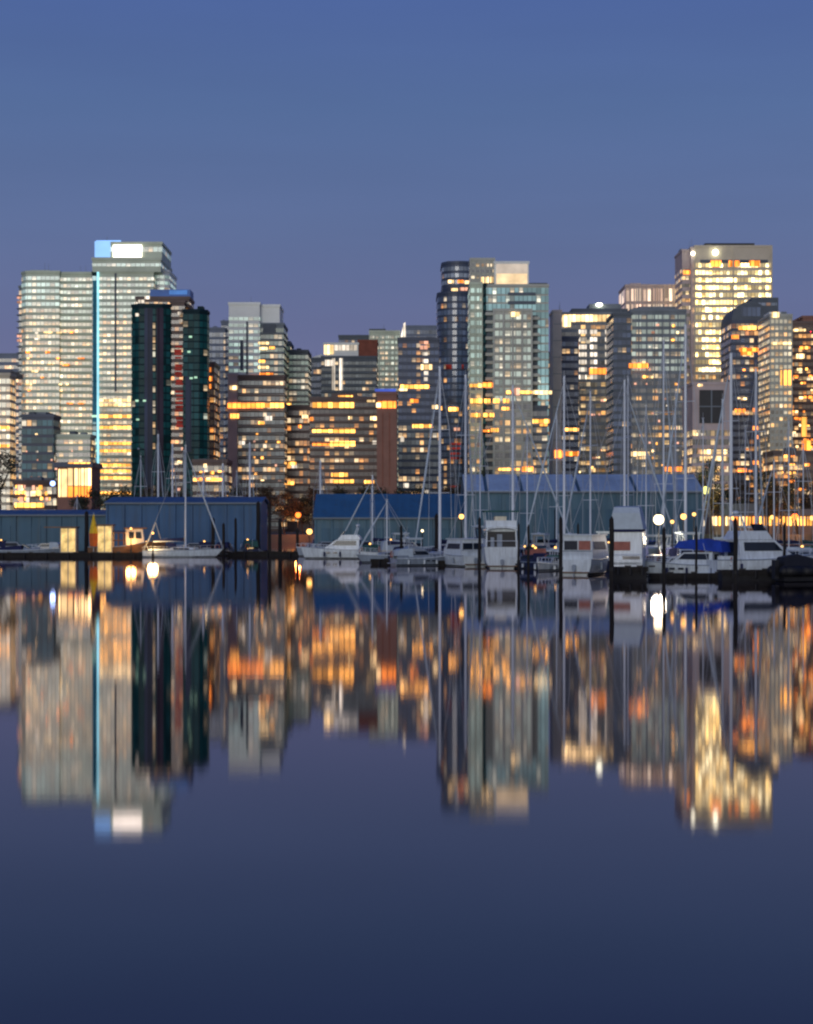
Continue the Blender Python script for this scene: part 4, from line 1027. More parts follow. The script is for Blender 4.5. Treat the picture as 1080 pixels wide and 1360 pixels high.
o2 = sailboat('white sailboat with its stern lit cream, moored at the end of the lit dock', 238, 296, 9.6, .05, 592, 'gelcoat_white', 'canvas_navy', r=.08)

# boats in the middle
motor_yacht('long white motor yacht with dark oval windows, bow towards the amber dock lamp', 452, 276, 9.2, math.pi - .12, fly=True, scale_h=1.15)
sailboat('dark sailboat with two short bare masts moored behind the long white motor yacht', 503, 290, 9.5, 2.9, 632, 'gelcoat_navy', 'canvas_navy')
sailboat('small pale grey sailboat with a navy cover next to the stern of the white yacht', 521, 232, 7.2, 3.5, 664, 'gelcoat_grey', 'canvas_navy', r=.07)
motor_yacht('small dark navy cruiser with pale bow between the grey sailboat and the black piling', 556, 216, 6.8, 3.6, mat='gelcoat_navy', fly=False, canvas='canvas_navy', cat='cruiser', name='cabin_cruiser')
sailboat('white sailboat whose tall mast rises before the dark navy block', 590, 215, 11, 4.2, 488, 'gelcoat_grey', 'canvas_navy', r=.13)
sailboat('sailboat with an upright white mast crossing the edge of the pale gridded tower', 616, 236, 10, 1.3, 498, 'gelcoat_white', 'canvas_green', r=.13)

# square stern cabin boat
def stern_boat(label, x, D, B, L, ztop, rz, mat, name='cabin_cruiser', fly=False, band='boat_window', hull_mat=None):
    D = RD(D); k = D / 193 if D < 193 else 1.0
    o = thing(name, label, 'cruiser', (PX(x, D), D, 0), rz)
    Fb = ztop * .38
    rg = hull(o, L, B, Fb, hull_mat or mat, stern=.97)
    z1 = ztop * (.72 if fly else .97)
    cabin_part(o, 'cabin', mat, [(-L * .40, Fb * .9), (L * .22, Fb * .9), (L * .1, z1), (-L * .40, z1)], B * .9, B * .82)
    xs = -L * .40
    if band == 'open':
        MB().box(xs - .04, xs + .1, -B * .40, B * .40, Fb * 1.0, Fb + (z1 - Fb) * .80).build('cockpit_shade_panel', 'black_metal', o)  # flat black panel painted as the shade inside the cockpit
        MB().box(xs - .10, xs, -B * .02, B * .12, Fb, Fb + (z1 - Fb) * .66).box(xs - .10, xs, B * .20, B * .30, Fb, Fb + (z1 - Fb) * .5).build('cabin_door', 'gelcoat_grey', o)
        for sy in (-1, 1): MB().tube((xs - .3, sy * B * .42, Fb), (xs - .12, sy * B * .40, z1), .09, .07, 7).build('pillar', mat, o)
        rr = []
        for xx in (xs - .75, L * .1):
            rr.append([(xx, B * .46 * math.cos(t), z1 - .25 + .42 * math.sin(t)) for t in (math.pi * i / 10 for i in range(11))] + [(xx, B * .40 * math.cos(t), z1 - .32 + .30 * math.sin(t)) for t in (math.pi * (10 - i) / 10 for i in range(11))])
        MB().loft(rr).build('arched_hardtop', mat, o)
    else:
        for y0, y1, mm in ((-B * .38, -B * .04, band), (B * .0, B * .38, 'boat_window')):
            MB().box(xs - .05, xs + .05, y0, y1, Fb + (z1 - Fb) * .40, Fb + (z1 - Fb) * .78).build('rear_window', mm, o)
        MB().box(xs - .09, xs + .04, -B * .42, B * .42, Fb + (z1 - Fb) * .33, Fb + (z1 - Fb) * .38).build('rubbing_strake', 'gelcoat_grey', o)
    for sy in (-1, 1):
        MB().tube((-L * .2, sy * B * .54, Fb * .35), (-L * .2, sy * B * .54, Fb * .85), .12, n=8).build('fender', 'gelcoat_grey', o)
    mb = MB()
    for k in range(4): mb.tube((-L * .515, -B * .34, .3 + k * .25), (-L * .515, -B * .22, .3 + k * .25), .02, n=5)
    for yy in (-B * .34, -B * .22): mb.tube((-L * .515, yy, .2), (-L * .515, yy, 1.2), .02, n=5)
    mb.build('boarding_ladder', 'aluminium', o)
    side_window(o, [(-L * .34, Fb + (z1 - Fb) * .42), (L * .1, Fb + (z1 - Fb) * .42), (L * .06, Fb + (z1 - Fb) * .75), (-L * .34, Fb + (z1 - Fb) * .75)], B * .9, B * .82, Fb * .9, z1)
    MB().box(-L * .43, L * .12, -B * .46, B * .46, z1, z1 + .1).build('cabin_roof', mat, o)
    MB().box(-L * .55, -L * .5, -B * .42, B * .42, .2, .3).build('swim_platform', 'boat_wood', o)
    MB().loft([[(x, y, z) for x, y in ((-L * .5 - .28, -w_), (-L * .5, -w_), (-L * .5, w_), (-L * .5 - .28, w_))] for z, w_ in ((-.2, .05), (.35, .07), (.4, .17), (.8, .18), (.92, .10))]).build('outboard_motor', 'gelcoat_grey', o)
    if fly:
        MB().box(-L * .42, -L * .05, -B * .43, B * .43, z1 + .1, z1 + .1 + ztop * .11).build('flybridge', mat, o)
        MB().box(-L * .30, -L * .12, -B * .16, B * .16, z1 + .1 + ztop * .11, z1 + ztop * .2).build('helm_seat', 'gelcoat_cream', o)
        bz = ztop * 1.0
        MB().box(-L * .44, -L * .02, -B * .5, B * .5, bz, bz + .13).build('bimini', 'canvas_green', o)
        mb = MB()
        for s in (1, -1):
            for xx in (-L * .40, -L * .06): mb.tube((xx, s * B * .41, z1 + .1), (xx, s * B * .46, bz), .035, n=5)
        mb.build('bimini_frame', 'aluminium', o)
    mb = MB()
    for s in (1, -1):
        mb.tube((-L * .5, s * B * .44, Fb), (-L * .5, s * B * .44, Fb + .6), .03, n=5)
    mb.tube((-L * .5, -B * .44, Fb + .6), (-L * .5, B * .44, Fb + .6), .03, n=5)
    mb.build('stern_rail', 'aluminium', o)
    guard_rail(o, rg, 8, 14, .5)
    return o
stern_boat('boxy cream white cabin boat with one dark stripe window, seen from astern', 612, 203, 2.9, 7.0, 2.9, R(114), 'gelcoat_white')
stern_boat('white flybridge cruiser seen from astern under a dark green bimini', 663, 193, 3.55, 8.5, 5.6, R(91), 'gelcoat_white', fly=True, band='open')
sailboat('sailboat whose bright mast stands above the dark green bimini', 667, 237, 14, .12, 512, 'gelcoat_white', 'canvas_blue', r=.13)
motor_yacht('dark low cruiser with a navy canopy between the flybridge cruiser and the black piling', 703, 187, 6.0, 2.3, mat='gelcoat_navy', fly=False, canvas='canvas_navy', cat='cruiser', name='cabin_cruiser')
motor_yacht('cluttered grey workboat just before the tall piling, showing its bow', 729, 176, 5.6, 4.3, mat='gelcoat_grey', fly=False, canvas='canvas_green', cat='workboat', name='workboat')
sailboat('sailboat with the cream mast that crosses the slender pink stone tower', 759, 225, 10.5, 3.6, 500, 'gelcoat_white', 'canvas_green', r=.12)
sailboat('sailboat with a thin grey mast in front of the grey columned tower', 791, 240, 10, 3.9, 520, 'gelcoat_grey', 'canvas_navy', r=.09)
o = stern_boat('white cruiser with a salmon red canvas stern panel beside the large white covered boat', 782, 158, 3.1, 7.5, 3.5, R(66), 'gelcoat_white', band='canvas_red')
sailboat('sailboat with long pale stays fanning down to the large white covered boat', 817, 232, 12.5, .15, 505, 'gelcoat_white', 'canvas_navy', r=.11)

# big covered boat
def covered_boat(label, x, D, B, L, rz):
    D = RD(D)
    o = thing('covered_boat', label, 'boat', (PX(x, D), D, 0), rz)
    rg = hull(o, L, B, 1.35, 'gelcoat_white', stern=.98)
    cabin_part(o, 'cabin', 'gelcoat_white', [(-L * .42, 1.3), (L * .2, 1.3), (L * .1, 3.5), (-L * .42, 3.5)], B * .92, B * .92)
    cabin_part(o, 'canvas_top', 'canvas_white', [(-L * .44, 3.72), (L * .1, 3.72), (L * .04, 5.3), (-L * .1, 5.55), (-L * .38, 5.45), (-L * .42, 5.0)], B * 1.0, B * .72)
    MB().box(-L * .44, L * .1, -B * .44, B * .44, 3.5, 3.72).build('roof_gap', 'canvas_navy', o)
    MB().box(-L * .425, -L * .41, -B * .12, B * .40, 2.05, 2.75).build('rear_window', 'canvas_red', o)
    MB().box(-L * .425, -L * .41, -B * .40, B * .1, 1.35, 1.6).build('stern_vent', 'boat_window', o)
    MB().box(-L * .50, -L * .43, -B * .47, B * .47, .95, 1.12).build('swim_platform', 'gelcoat_white', o)
    mb = MB()
    for s in (1, -1): mb.tube((-L * .49, s * B * .45, 1.1), (-L * .49, s * B * .45, 1.75), .03, n=5)
    mb.tube((-L * .49, -B * .45, 1.75), (-L * .49, B * .45, 1.75), .03, n=5)
    mb.build('stern_rail', 'aluminium', o)
    side_window(o, [(-L * .3, 2.3), (L * .1, 2.3), (L * .06, 3.1), (-L * .3, 3.1)], B * .92, B * .92, 1.3, 3.5)
    return o
covered_boat('large white boat with a tall white canvas top between two black pilings', 836, 153, 2.85, 8, R(79)).scale = (1, 1, 1.06)
motor_yacht('pale cruiser half hidden beneath the brightest white lamp', 871, 166, 7, 1.75, fly=False, cat='cruiser', name='cabin_cruiser', mat='gelcoat_cream')
sailboat('sailboat with a thin mast rising straight over the brightest white lamp', 878, 226, 10, 1.1, 452, 'gelcoat_white', 'canvas_navy', r=.09)
sailboat('sailboat with the tallest mast, crossing the golden office tower edge', 917, 222, 11, 4.0, 432, 'gelcoat_cream', 'canvas_navy', r=.14)
# blue canopy boat
o = motor_yacht('grey white open cruiser under a bright blue canvas canopy', 918, 150, 8.0, 2.6, fly=False, cat='cruiser', name='cabin_cruiser', mat='gelcoat_white', scale_h=1.1)
cabin_part(o, 'canopy', 'canvas_blue', [(-3.2, 2.05), (1.1, 2.4), (.7, 2.95), (-1.2, 3.15), (-3.0, 2.9)], 2.2, 1.8)
sailboat('sailboat with a grey lilac mast nearest the yellow tree lamp', 965, 228, 10, 1.9, 530, 'gelcoat_grey', 'canvas_green', r=.11)
sailboat('sailboat with a thick sky blue mast before the arched navy tower', 979, 216, 10.5, 3.8, 470, 'gelcoat_white', 'canvas_blue', r=.16)
sailboat('sailboat with a slim sky blue mast before the arched navy tower', 1002, 224, 10, 1.2, 490, 'gelcoat_white', 'canvas_blue', r=.13)
sailboat('sailboat with a short grey mast and sagging stays near the dark shore trees', 1034, 236, 9.5, 3.9, 612, 'gelcoat_grey', 'canvas_navy', r=.08)
for x, D, L, rz, yt, cov, lab in ((641, 250, 9, 1.9, 560, 'canvas_green', 'sailboat with a thin short mast between the green bimini and the boxy cabin boat'), (705, 246, 9, 4.1, 572, 'canvas_navy', 'sailboat with a short thin mast between the green bimini and the tall piling'),
        (735, 252, 9.5, 1.0, 548, 'canvas_navy', 'sailboat with a thin mast touching the slender pink stone tower'), (843, 244, 10, 2.5, 500, 'canvas_blue', 'sailboat with a thin mast right behind the tall white canvas top'),
        (860, 238, 9, 4.4, 540, 'canvas_navy', 'sailboat with a short thin mast just before the brightest white lamp'), (898, 246, 9.5, 1.5, 520, 'canvas_green', 'sailboat with a thin mast between the white lamp and the tallest mast'),
        (942, 238, 9.5, 3.6, 556, 'canvas_navy', 'sailboat with a thin mast in front of the great dark window'), (990, 240, 9, 1.4, 566, 'canvas_navy', 'sailboat with a thin short mast between the two sky blue masts'),
        (1051, 236, 9.5, 4.2, 560, 'canvas_navy', 'sailboat with a thin mast before the pale narrow tower edge'), (1070, 242, 9, 1.7, 590, 'canvas_green', 'sailboat with a thin mast nearest the picture edge'),
        (100, 420, 9, 1.4, 660, 'canvas_navy', 'sailboat whose short mast stands before the orange lit restaurant'), (184, 420, 10, 1.3, 606, 'canvas_navy', 'sailboat with a thin grey mast beside the curved street lamp'),
        (244, 424, 10, 1.6, 598, 'canvas_navy', 'sailboat with a thin mast over the boathouse roof, before the red lit strip'), (312, 420, 10, 1.3, 626, 'canvas_navy', 'sailboat with a thin mast between the low golden shops and the pale pink mast')):
    sailboat(lab, x, D, L, rz, yt, 'gelcoat_grey', cov, r=.065, jib=False)
# large white cruiser on the right
motor_yacht('broad white cruiser with a pale green tinted hard top, largest boat at the near dock', 1014, 150, 10.6, .36, B=3.6, fly=True, scale_h=1.25, cat='cruiser', name='cabin_cruiser')
motor_yacht('small grey cruiser tucked between the blue canopy boat and the near black piling', 957, 160, 6.6, 1.95, mat='gelcoat_grey', fly=False, canvas='canvas_green', cat='cruiser', name='cabin_cruiser')
EXTRA = [(694, 205, 8.0, 2.2, 'gelcoat_white', 'canvas_green', 'white cruiser with a dark green canopy behind the flybridge cruiser'), (722, 212, 7.5, 1.2, 'gelcoat_cream', 'canvas_navy', 'cream cruiser with a navy canopy behind the low dark cruiser'),
         (768, 186, 8, 3.9, 'gelcoat_navy', 'canvas_navy', 'dark blue cruiser with a dark canopy behind the salmon panel cruiser'), (803, 190, 7.5, 2.0, 'gelcoat_grey', 'canvas_navy', 'grey cruiser with a dark purple navy canopy beside the large covered boat'),
         (862, 184, 8, 3.6, 'gelcoat_white', 'canvas_white', 'white cruiser with pale canvas behind the brightest white lamp'), (900, 190, 8, 1.1, 'gelcoat_cream', 'canvas_white', 'cream cruiser with pale canvas behind the blue canopy boat'),  # pale canvases placed here to catch the lamp glow
         (940, 186, 8, 2.6, 'gelcoat_white', 'canvas_green', 'white cruiser with a green canopy below the yellow tree lamp'), (985, 182, 8, 3.5, 'gelcoat_grey', 'canvas_red', 'grey cruiser with a dull red canopy behind the broad white cruiser'),
         (1058, 176, 8.5, 2.9, 'gelcoat_navy', 'canvas_navy', 'dark blue cruiser with a navy canopy beyond the rubber dinghy'), (640, 222, 8.5, 4.4, 'gelcoat_grey', 'canvas_green', 'grey cruiser with a green canopy behind the boxy cabin boat'),
         (484, 305, 9, .4, 'gelcoat_grey', 'canvas_green', 'grey cruiser with a green canopy behind the stern of the long white motor yacht'), (545, 238, 9, .2, 'gelcoat_cream', 'canvas_white', 'cream cruiser with pale canvas behind the small dark navy cruiser'),
         (575, 226, 8, 2.0, 'gelcoat_white', 'canvas_navy', 'white cruiser with a navy canopy near the tall mast before the navy block'), (520, 245, 8.5, 3.3, 'gelcoat_white', 'canvas_navy', 'white cruiser with a navy canopy behind the small pale grey sailboat'),
         (1040, 168, 7.5, 3.8, 'gelcoat_white', 'canvas_white', 'white cruiser with pale canvas behind the stern of the broad white cruiser'), (912, 168, 7, 4.6, 'gelcoat_white', 'canvas_navy', 'white cruiser with a navy canopy next to the amber lamp'),
         (300, 325, 8.5, 1.5, 'gelcoat_navy', 'canvas_navy', 'dark cruiser in the shade of the deep blue boathouse, nearest the lit sailboat'), (330, 330, 9, 1.8, 'gelcoat_navy', 'canvas_green', 'dark cruiser with a green canopy next to the boathouse end pilings')]
EXTRA += [(20, 325, 8, .1, 'gelcoat_grey', 'canvas_navy', 'grey cruiser with a navy canopy behind the low grey speedboat'), (58, 332, 6.5, 3.0, 'gelcoat_cream', 'canvas_white', 'cream cruiser with pale canvas next to the golden lit dock shed'),
          (215, 318, 8.5, .3, 'gelcoat_navy', 'canvas_navy', 'dark cruiser with a navy canopy behind the lit white sailboat'), (255, 322, 8, 2.9, 'gelcoat_grey', 'canvas_navy', 'grey cruiser with a navy canopy behind the mast of the lit sailboat'),
          (430, 310, 8.5, 3.3, 'gelcoat_grey', 'canvas_navy', 'grey cruiser with a navy canopy behind the bow of the long white motor yacht'), (590, 232, 8, 3.9, 'gelcoat_cream', 'canvas_green', 'cream cruiser with a green canopy just behind the boxy cabin boat'),
          (676, 228, 8, 2.8, 'gelcoat_white', 'canvas_white', 'white cruiser with pale canvas peeping past the flybridge cruiser'), (750, 200, 7.5, 1.8, 'gelcoat_white', 'canvas_navy', 'white cruiser with a navy canopy beside the tall black piling'),
          (822, 205, 8, 1.2, 'gelcoat_navy', 'canvas_green', 'dark cruiser with a green canopy behind the tall white canvas top'), (880, 205, 8, 3.2, 'gelcoat_grey', 'canvas_green', 'grey cruiser with a green canopy beyond the row of amber lamps'),
          (965, 172, 7.5, 1.2, 'gelcoat_white', 'canvas_navy', 'white cruiser with a navy canopy behind the near black piling'), (1075, 158, 8, 2.4, 'gelcoat_grey', 'canvas_white', 'grey cruiser with pale canvas cut by the picture edge')]
EXTRA += [(606, 218, 8, 2.4, 'gelcoat_navy', 'canvas_navy', 'dark blue cruiser wedged between the boxy cabin boat and the tall mast'), (655, 208, 8, .5, 'gelcoat_navy', 'canvas_green', 'dark blue cruiser lying crosswise behind the flybridge cruiser'),
          (710, 196, 7.5, 3.5, 'gelcoat_grey', 'canvas_white', 'grey cruiser with pale canvas in front of the low roofs, above the grey workboat'), (738, 190, 7, .3, 'gelcoat_white', 'canvas_red', 'white cruiser with a dull red canopy behind the tall black piling'),
          (790, 178, 7.5, 3.0, 'gelcoat_navy', 'canvas_green', 'dark blue cruiser with a green canopy lying behind the salmon panel cruiser'), (868, 176, 7.5, .6, 'gelcoat_navy', 'canvas_navy', 'dark blue cruiser with a navy canopy under the brightest white lamp'),
          (893, 160, 6.5, 3.4, 'gelcoat_white', 'canvas_green', 'white cruiser with a green canopy under the small added amber lamp'), (930, 174, 8, .2, 'gelcoat_grey', 'canvas_navy', 'grey cruiser lying crosswise behind the blue canopy boat'),
          (972, 190, 8, 2.8, 'gelcoat_cream', 'canvas_navy', 'cream cruiser with a navy canopy before the yellow pavilion lamp'), (1024, 186, 8, .3, 'gelcoat_white', 'canvas_green', 'white cruiser with a green canopy showing above the broad white cruiser'),
          (560, 208, 7, .4, 'gelcoat_grey', 'canvas_white', 'grey cruiser with pale canvas in front of the tall mast before the navy block'), (512, 255, 8, .6, 'gelcoat_navy', 'canvas_green', 'dark blue cruiser with a green canopy amid the small sailboats')]
for i, (x, D, L, rz, m, c, lab) in enumerate(EXTRA): motor_yacht(lab, x, D, L * (.80 if D > 215 else .92), rz, mat=m, fly=i % 3 == 1 and D < 300, canvas=c, cat='cruiser', name='cabin_cruiser', scale_h=1.1 + .1 * (i % 4), lit='lit_cream' if i % 4 == 1 else None, added_cockpit_lamp=i % 3 != 1, bimini='canvas_white' if i % 3 == 1 else None)
# black inflatable
o = thing('inflatable_dinghy', 'black rubber dinghy with a dark cover at the near dock end', 'dinghy', (PX(1066, RD(132)), RD(132), 0), .35)
o.scale = (1.1, 1.1, 1.1)
mb = MB()
path = [(-1.9, -.8), (-.6, -.85), (.7, -.8), (1.5, -.45), (1.8, 0), (1.5, .45), (.7, .8), (-.6, .85), (-1.9, .8)]
for p, q in zip(path, path[1:]): mb.tube((*p, .75), (*q, .75), .36, n=10)
for p in path: mb.ball((*p, .75), .37, 10, 6)
mb.build('tube', 'rubber', o, smooth=True)
MB().box(-1.8, 1.3, -.6, .6, .05, .55).build('floor', 'rubber', o)
cabin_part(o, 'boat_cover', 'rubber', [(-1.9, .9), (1.2, .95), (.8, 1.55), (-.6, 1.9), (-1.7, 1.7)], 1.6, .7)
MB().box(-2.3, -1.95, -.22, .22, .2, 1.5).build('outboard_motor', 'black_metal', o)

# sailboats behind the deep blue boathouse: only their masts show above the roof
for x, yt, lab in ((208, 577, 'sailboat with the first thin mast above the deep blue boathouse roof, near a curved lamp'), (227, 590, 'sailboat with a short doubled mast above the deep blue boathouse roof'),
                   (268, 622, 'sailboat with a short mast above the deep blue boathouse roof, by the shops'), (294, 616, 'sailboat with a lilac mast before the low golden shops'),
                   (330, 588, 'sailboat with the pale pink mast before the slim pale tower'), (424, 612, 'sailboat with the thin mast in front of the brown office block')):
    sailboat(lab, x, 412 + (x % 7) * 3, 10, 1.4, yt, 'gelcoat_white', 'canvas_navy', r=.15)

# ------------------------------------------------------------------ docks, pilings, sheds, lamps
def dock(label, x0, x1, D, w, h, fenders=6, rz=0):
    D = RD(D)
    xc = (x0 + x1) / 2
    o = thing('floating_dock', label, 'dock', (PX(xc, D), D, 0), rz)
    a = PX(x0, D) - PX(xc, D); b = -a
    MB().box(a, b, 0, w, h - .14, h).build('deck', 'dock_wood', o)
    MB().box(a + .1, b - .1, .08, w - .08, -.4, h - .14).build('float', 'dock_float', o)
    MB().box(a, b, -.09, 0, h - .32, h + .03).build('edge_beam', 'piling_wood', o)
    for i in range(fenders):
        x = a + (b - a) * (i + .5) / fenders
        MB().tube((x, -.2, h - .6), (x, -.2, h - .05), .11, n=8).build('fender', 'rubber', o)
        MB().box(x - .25 + .8, x + .25 + .8, .2, .3, h, h + .14).build('cleat', 'black_metal', o)
    return o
dock('long dark dock carrying the lit sheds in front of the teal boathouse', -40, 193, 300, 3, .55, 8)
dock('dark dock under the boxy cabin boat and the flybridge cruiser', 582, 762, 208, 2, .5, 6)
dock('short dark dock between the motor yacht stern and the navy cruiser', 492, 586, 222, 2, .5, 4)
dock('high black dock block at the stern of the large white covered boat', 813, 861, 138, 2.4, .98, 3)
dock('near black dock below the broad white cruiser', 958, 1110, 134, 2.2, .82, 5)
dock('thin dark dock below the blue canopy boat', 862, 957, 141, 1.6, .42, 3)
dock('dark dock in shadow before the end of the deep blue boathouse', 281, 400, 318, 2.5, .6, 4)

def make_piling(z, r, label, x, D):
    mb = MB()
    rings = []
    for i in range(9):
        t = i / 8; zz = -1.5 + (z + 1.5) * t
        rr = r * (1.06 - .12 * t) * (1 + .03 * math.sin(i * 2.1))
        rings.append([(rr * math.cos(a) + .02 * math.sin(i * 1.3), rr * math.sin(a), zz) for a in (2 * math.pi * j / 10 for j in range(10))])
    mb.loft(rings)
    o = thing('piling', label, 'piling', (PX(x, D), D, 0), 0, 'black mooring pilings')
    mb.build('post', 'piling_wood', o)
    MB().tube((0, 0, z), (0, 0, z + .28), r * .98, r * .12, 10).build('cap', 'piling_wood', o)
    MB().tube((0, 0, .75), (0, 0, .95), r * 1.28, n=12).build('mooring_ring', 'rubber', o)
    return o
PIL = [(637, 690, 757, 4.2, 'black piling touching the flybridge cruiser'), (689, 698, 757, 3.2, 'thin dark piling on the far side of the flybridge cruiser'), (745, 690, 769, 5, 'tall black piling between the grey workboat and the salmon panel cruiser'),
       (812.5, 690, 771, 6.4, 'thickest black piling at the edge of the large white covered boat'), (882, 704, 773, 5, 'dark greenish piling below the brightest white lamp'), (977, 692, 776, 6, 'black piling in front of the broad white cruiser bow'),
       (580, 685, 750, 5.5, 'dark piling beside the mast before the navy block'), (343, 668, 737, 5.5, 'dark piling at the end of the deep blue boathouse'), (358, 668, 738, 4, 'dark piling standing next to the boathouse end piling'),
       (283, 690, 739, 5, 'dark piling next to the bow of the white sailboat moored on the lit dock'), (297, 697, 739, 4, 'lower dark piling in the shadow of the deep blue boathouse'), (313, 690, 738, 3.5, 'dark piling before the blue wall near the boathouse middle'), (372, 690, 737, 5, 'dark piling next to the red lamp trees'),
       (115, 681, 738, 5.5, 'dark piling beside the yellow parasol'), (737, 678, 744, 1.6, 'slim dark stake behind the tall black piling'), (1020, 676, 744, 3, 'slim dark stake behind the broad white cruiser'), (702, 700, 757, 3.4, 'dark piling at the bow of the low dark cruiser'), (768, 698, 760, 3, 'dark piling just past the tall black one, beside the salmon panel cruiser'), (925, 702, 768, 3.2, 'dark piling in front of the blue canopy boat'), (1042, 698, 766, 4, 'dark piling between the broad white cruiser and the rubber dinghy'), (533, 700, 748, 3.6, 'dark piling beside the small pale grey sailboat'), (395, 704, 738, 4, 'dark piling below the red orange lamp')]
for x, yt, yb, w, lab in PIL:
    D = DW(yb); make_piling(PZ(yt, D), w * D / F / 2, lab, x, D)

# lit sheds on the left dock
def dock_shed(label, x0, x1, yt, yb, D, roof_x0, lit):
    D = RD(D)
    xc = (x0 + x1) / 2
    o = thing('dock_shed', label, 'shed', (PX(xc, D), D, .55))
    a = PX(x0, D) - PX(xc, D); b = -a; h = PZ(yt, D) - .55
    MB().box(a, b, 0, 2, 0, h).build('wall', 'pale_warm_stone', o)
    MB().box(a + .12, b - .12, -.06, .1, .15, h - .12).build('lit_front', lit, o)
    r0 = PX(roof_x0, D) - PX(xc, D)
    MB().box(r0, b + .15, -.35, 2.2, h, h + .16).build('roof', 'boat_wood', o)
    MB().box(-.06, .06, -.12, .05, .1, h - .05).build('mullion', 'pale_warm_stone', o)
    return o
glow('lit_shed', (1, .68, .26), .95, .55, .9, 'AUTO')
dock_shed('square golden lit dock shed with a brown roof reaching over the grey speedboat', 80, 101, 701, 732, 301, 59, 'lit_shed')
dock_shed('smaller lit dock shed between the yellow parasol and the wooden boat', 129, 149, 698, 731, 302, 128, 'lit_shed')
o = thing('furled_parasol', 'half folded yellow and orange parasol glowing on the lit dock', 'parasol', (PX(123.5, RD(301)), RD(301), .55))
o.scale = (.88, .88, .88)
MB().tube((0, .6, 0), (0, .6, 6.2), .04, n=6).build('pole', 'aluminium', o)
def cone(z0, z1, r0, r1, n=16, w=.12): return [[(rr * (1 + w * math.cos(4 * a)) * math.cos(a), .6 + rr * (1 + w * math.cos(4 * a)) * math.sin(a), z) for a in (2 * math.pi * j / n for j in range(n))] for z, rr in ((z0, r0), ((z0 + z1) / 2, (r0 + r1) / 2 * 1.06), (z1, r1))]
MB().loft(cone(3.0, 5.9, .62, .06)).build('canopy', 'parasol_yellow', o); MB().loft(cone(1.0, 3.0, .5, .62)).build('canopy_skirt', 'parasol_orange', o)
MB().tube((0, .6, 0), (0, .6, .15), .35, n=10).build('base', 'dock_wood', o)

def lamp_light(o, col, power, z, rad=.3):
    l = bpy.data.lights.new('lamp_light', 'POINT'); l.color = col; l.energy = power; l.shadow_soft_size = rad
    lo = bpy.data.objects.new('lamp_light', l); COL.objects.link(lo); lo.parent = o; lo.location = (0, 0, z)

def lamp_post(label, x, y, D, z0, mat, r, col, power, name='lamp_post', arm=0.):
    D = RD(D)
    z = PZ(y, D) - z0
    o = thing(name, label, 'lamp', (PX(x, D), D, z0))
    MB().tube((arm, .0, 0), (arm, 0, z - r * .8), .09, .06, 8).build('pole', 'black_metal', o)
    MB().tube((arm, 0, 0), (arm, 0, .5), .2, .14, 8).build('base', 'black_metal', o)
    if arm:
        mb = MB(); prev = None
        for i in range(7):
            t = math.pi / 2 * i / 6
            p = (arm * (1 - math.sin(t)) , 0, z - r * .8 + 1.2 * (1 - math.cos(t)) * 0 + .9 * math.sin(t))
            if prev: mb.tube(prev, p, .06, n=6)
            prev = p
        mb.build('arm', 'black_metal', o)
    r = r * .8
    MB().ball((0, 0, z), r, 14, 10).build('globe', mat, o, smooth=True)
    MB().tube((0, 0, z + r * .9), (0, 0, z + r * 1.35), r * .5, r * .15, 8).build('cap', 'black_metal', o)
    if power: lamp_light(o, col, power * .14, z - max(r, .7) * 2.4, max(r, .7))
    return o
W_ = (1, .86, .62); A_ = (1, .6, .22); RED_ = (1, .25, .05); Y_ = (.95, .95, .35)
lamp_post('brightest white lamp, above the pale cruiser and thin mast', 875, 690, 172, 0, 'lamp_white', .60, W_, 6500)
lamp_post('amber lamp just beside the brightest white lamp', 908, 686, 180, 0, 'lamp_amber', .36, A_, 0)
lamp_post('greenish yellow lamp high among the shore tree leaves', 938, 651, 474, .3, 'lamp_yellow', 1.25, Y_, 30000)
lamp_post('red orange lamp glowing between the two boathouses', 396, 684, 472, .3, 'lamp_red', .85, RED_, 26000)
lamp_post('cream dock lamp by the bow of the long white motor yacht', 411, 706, 292, 0, 'lamp_amber', .48, (1, .78, .45), 0)
lamp_post('golden lamp standing behind the boxy cream white cabin boat', 613, 686, 212, 0, 'lamp_amber', .34, A_, 0)
lamp_post('tiny white lamp behind the small dark navy cruiser', 561, 705, 250, 0, 'lamp_white', .18, W_, 0)
lamp_post('orange shore lamp under the dark tree beside the pavilion', 1056, 686, 474, .3, 'lamp_red', .95, (1, .4, .12), 22000)
lamp_post('small orange lamp before the middle of the pavilion', 1026, 687, 445, 0, 'lamp_amber', .6, A_, 0)
lamp_post('yellow lamp before the pavilion under its dark blue roof', 972, 688, 196, 0, 'lamp_amber', .30, (1, .75, .3), 0)
lamp_post('yellow lamp at the cut end of the pavilion', 1079, 688, 446, 0, 'lamp_amber', .7, A_, 0)
lamp_post('cold blue white lamp beside the orange lit restaurant', 70, 642, 484, GZ, 'lamp_blue', .85, (.4, .55, 1), 2500)
lamp_post('curved street lamp without light before the dark green tower', 184, 596, 480, GZ, 'gelcoat_grey', .35, W_, 0, 'street_lamp', 1.6)
lamp_post('amber lamp on the shore above the tall boathouse roof', 703, 624, 490, GZ, 'lamp_amber', .7, A_, 0)
lamp_post('small amber lamp above the pale roof beside the columned tower', 787, 621, 490, GZ, 'lamp_amber', .45, A_, 0)
lamp_post('warm dock lamp at the cream lit sailboat bow', 203, 708, 293.5, 0, 'lamp_amber', .2, A_, 3600)
lamp_post('warm dock lamp between the parasol and the wooden boat', 174, 702, 302.6, .5, 'lamp_amber', .2, (1, .45, .12), 2000)
lamp_post('small added lamp standing in for amber glow beside the brightest white lamp', 893, 693, 180, 0, 'lamp_amber', .22, A_, 0)  # added in place of the amber glow on the surfaces behind
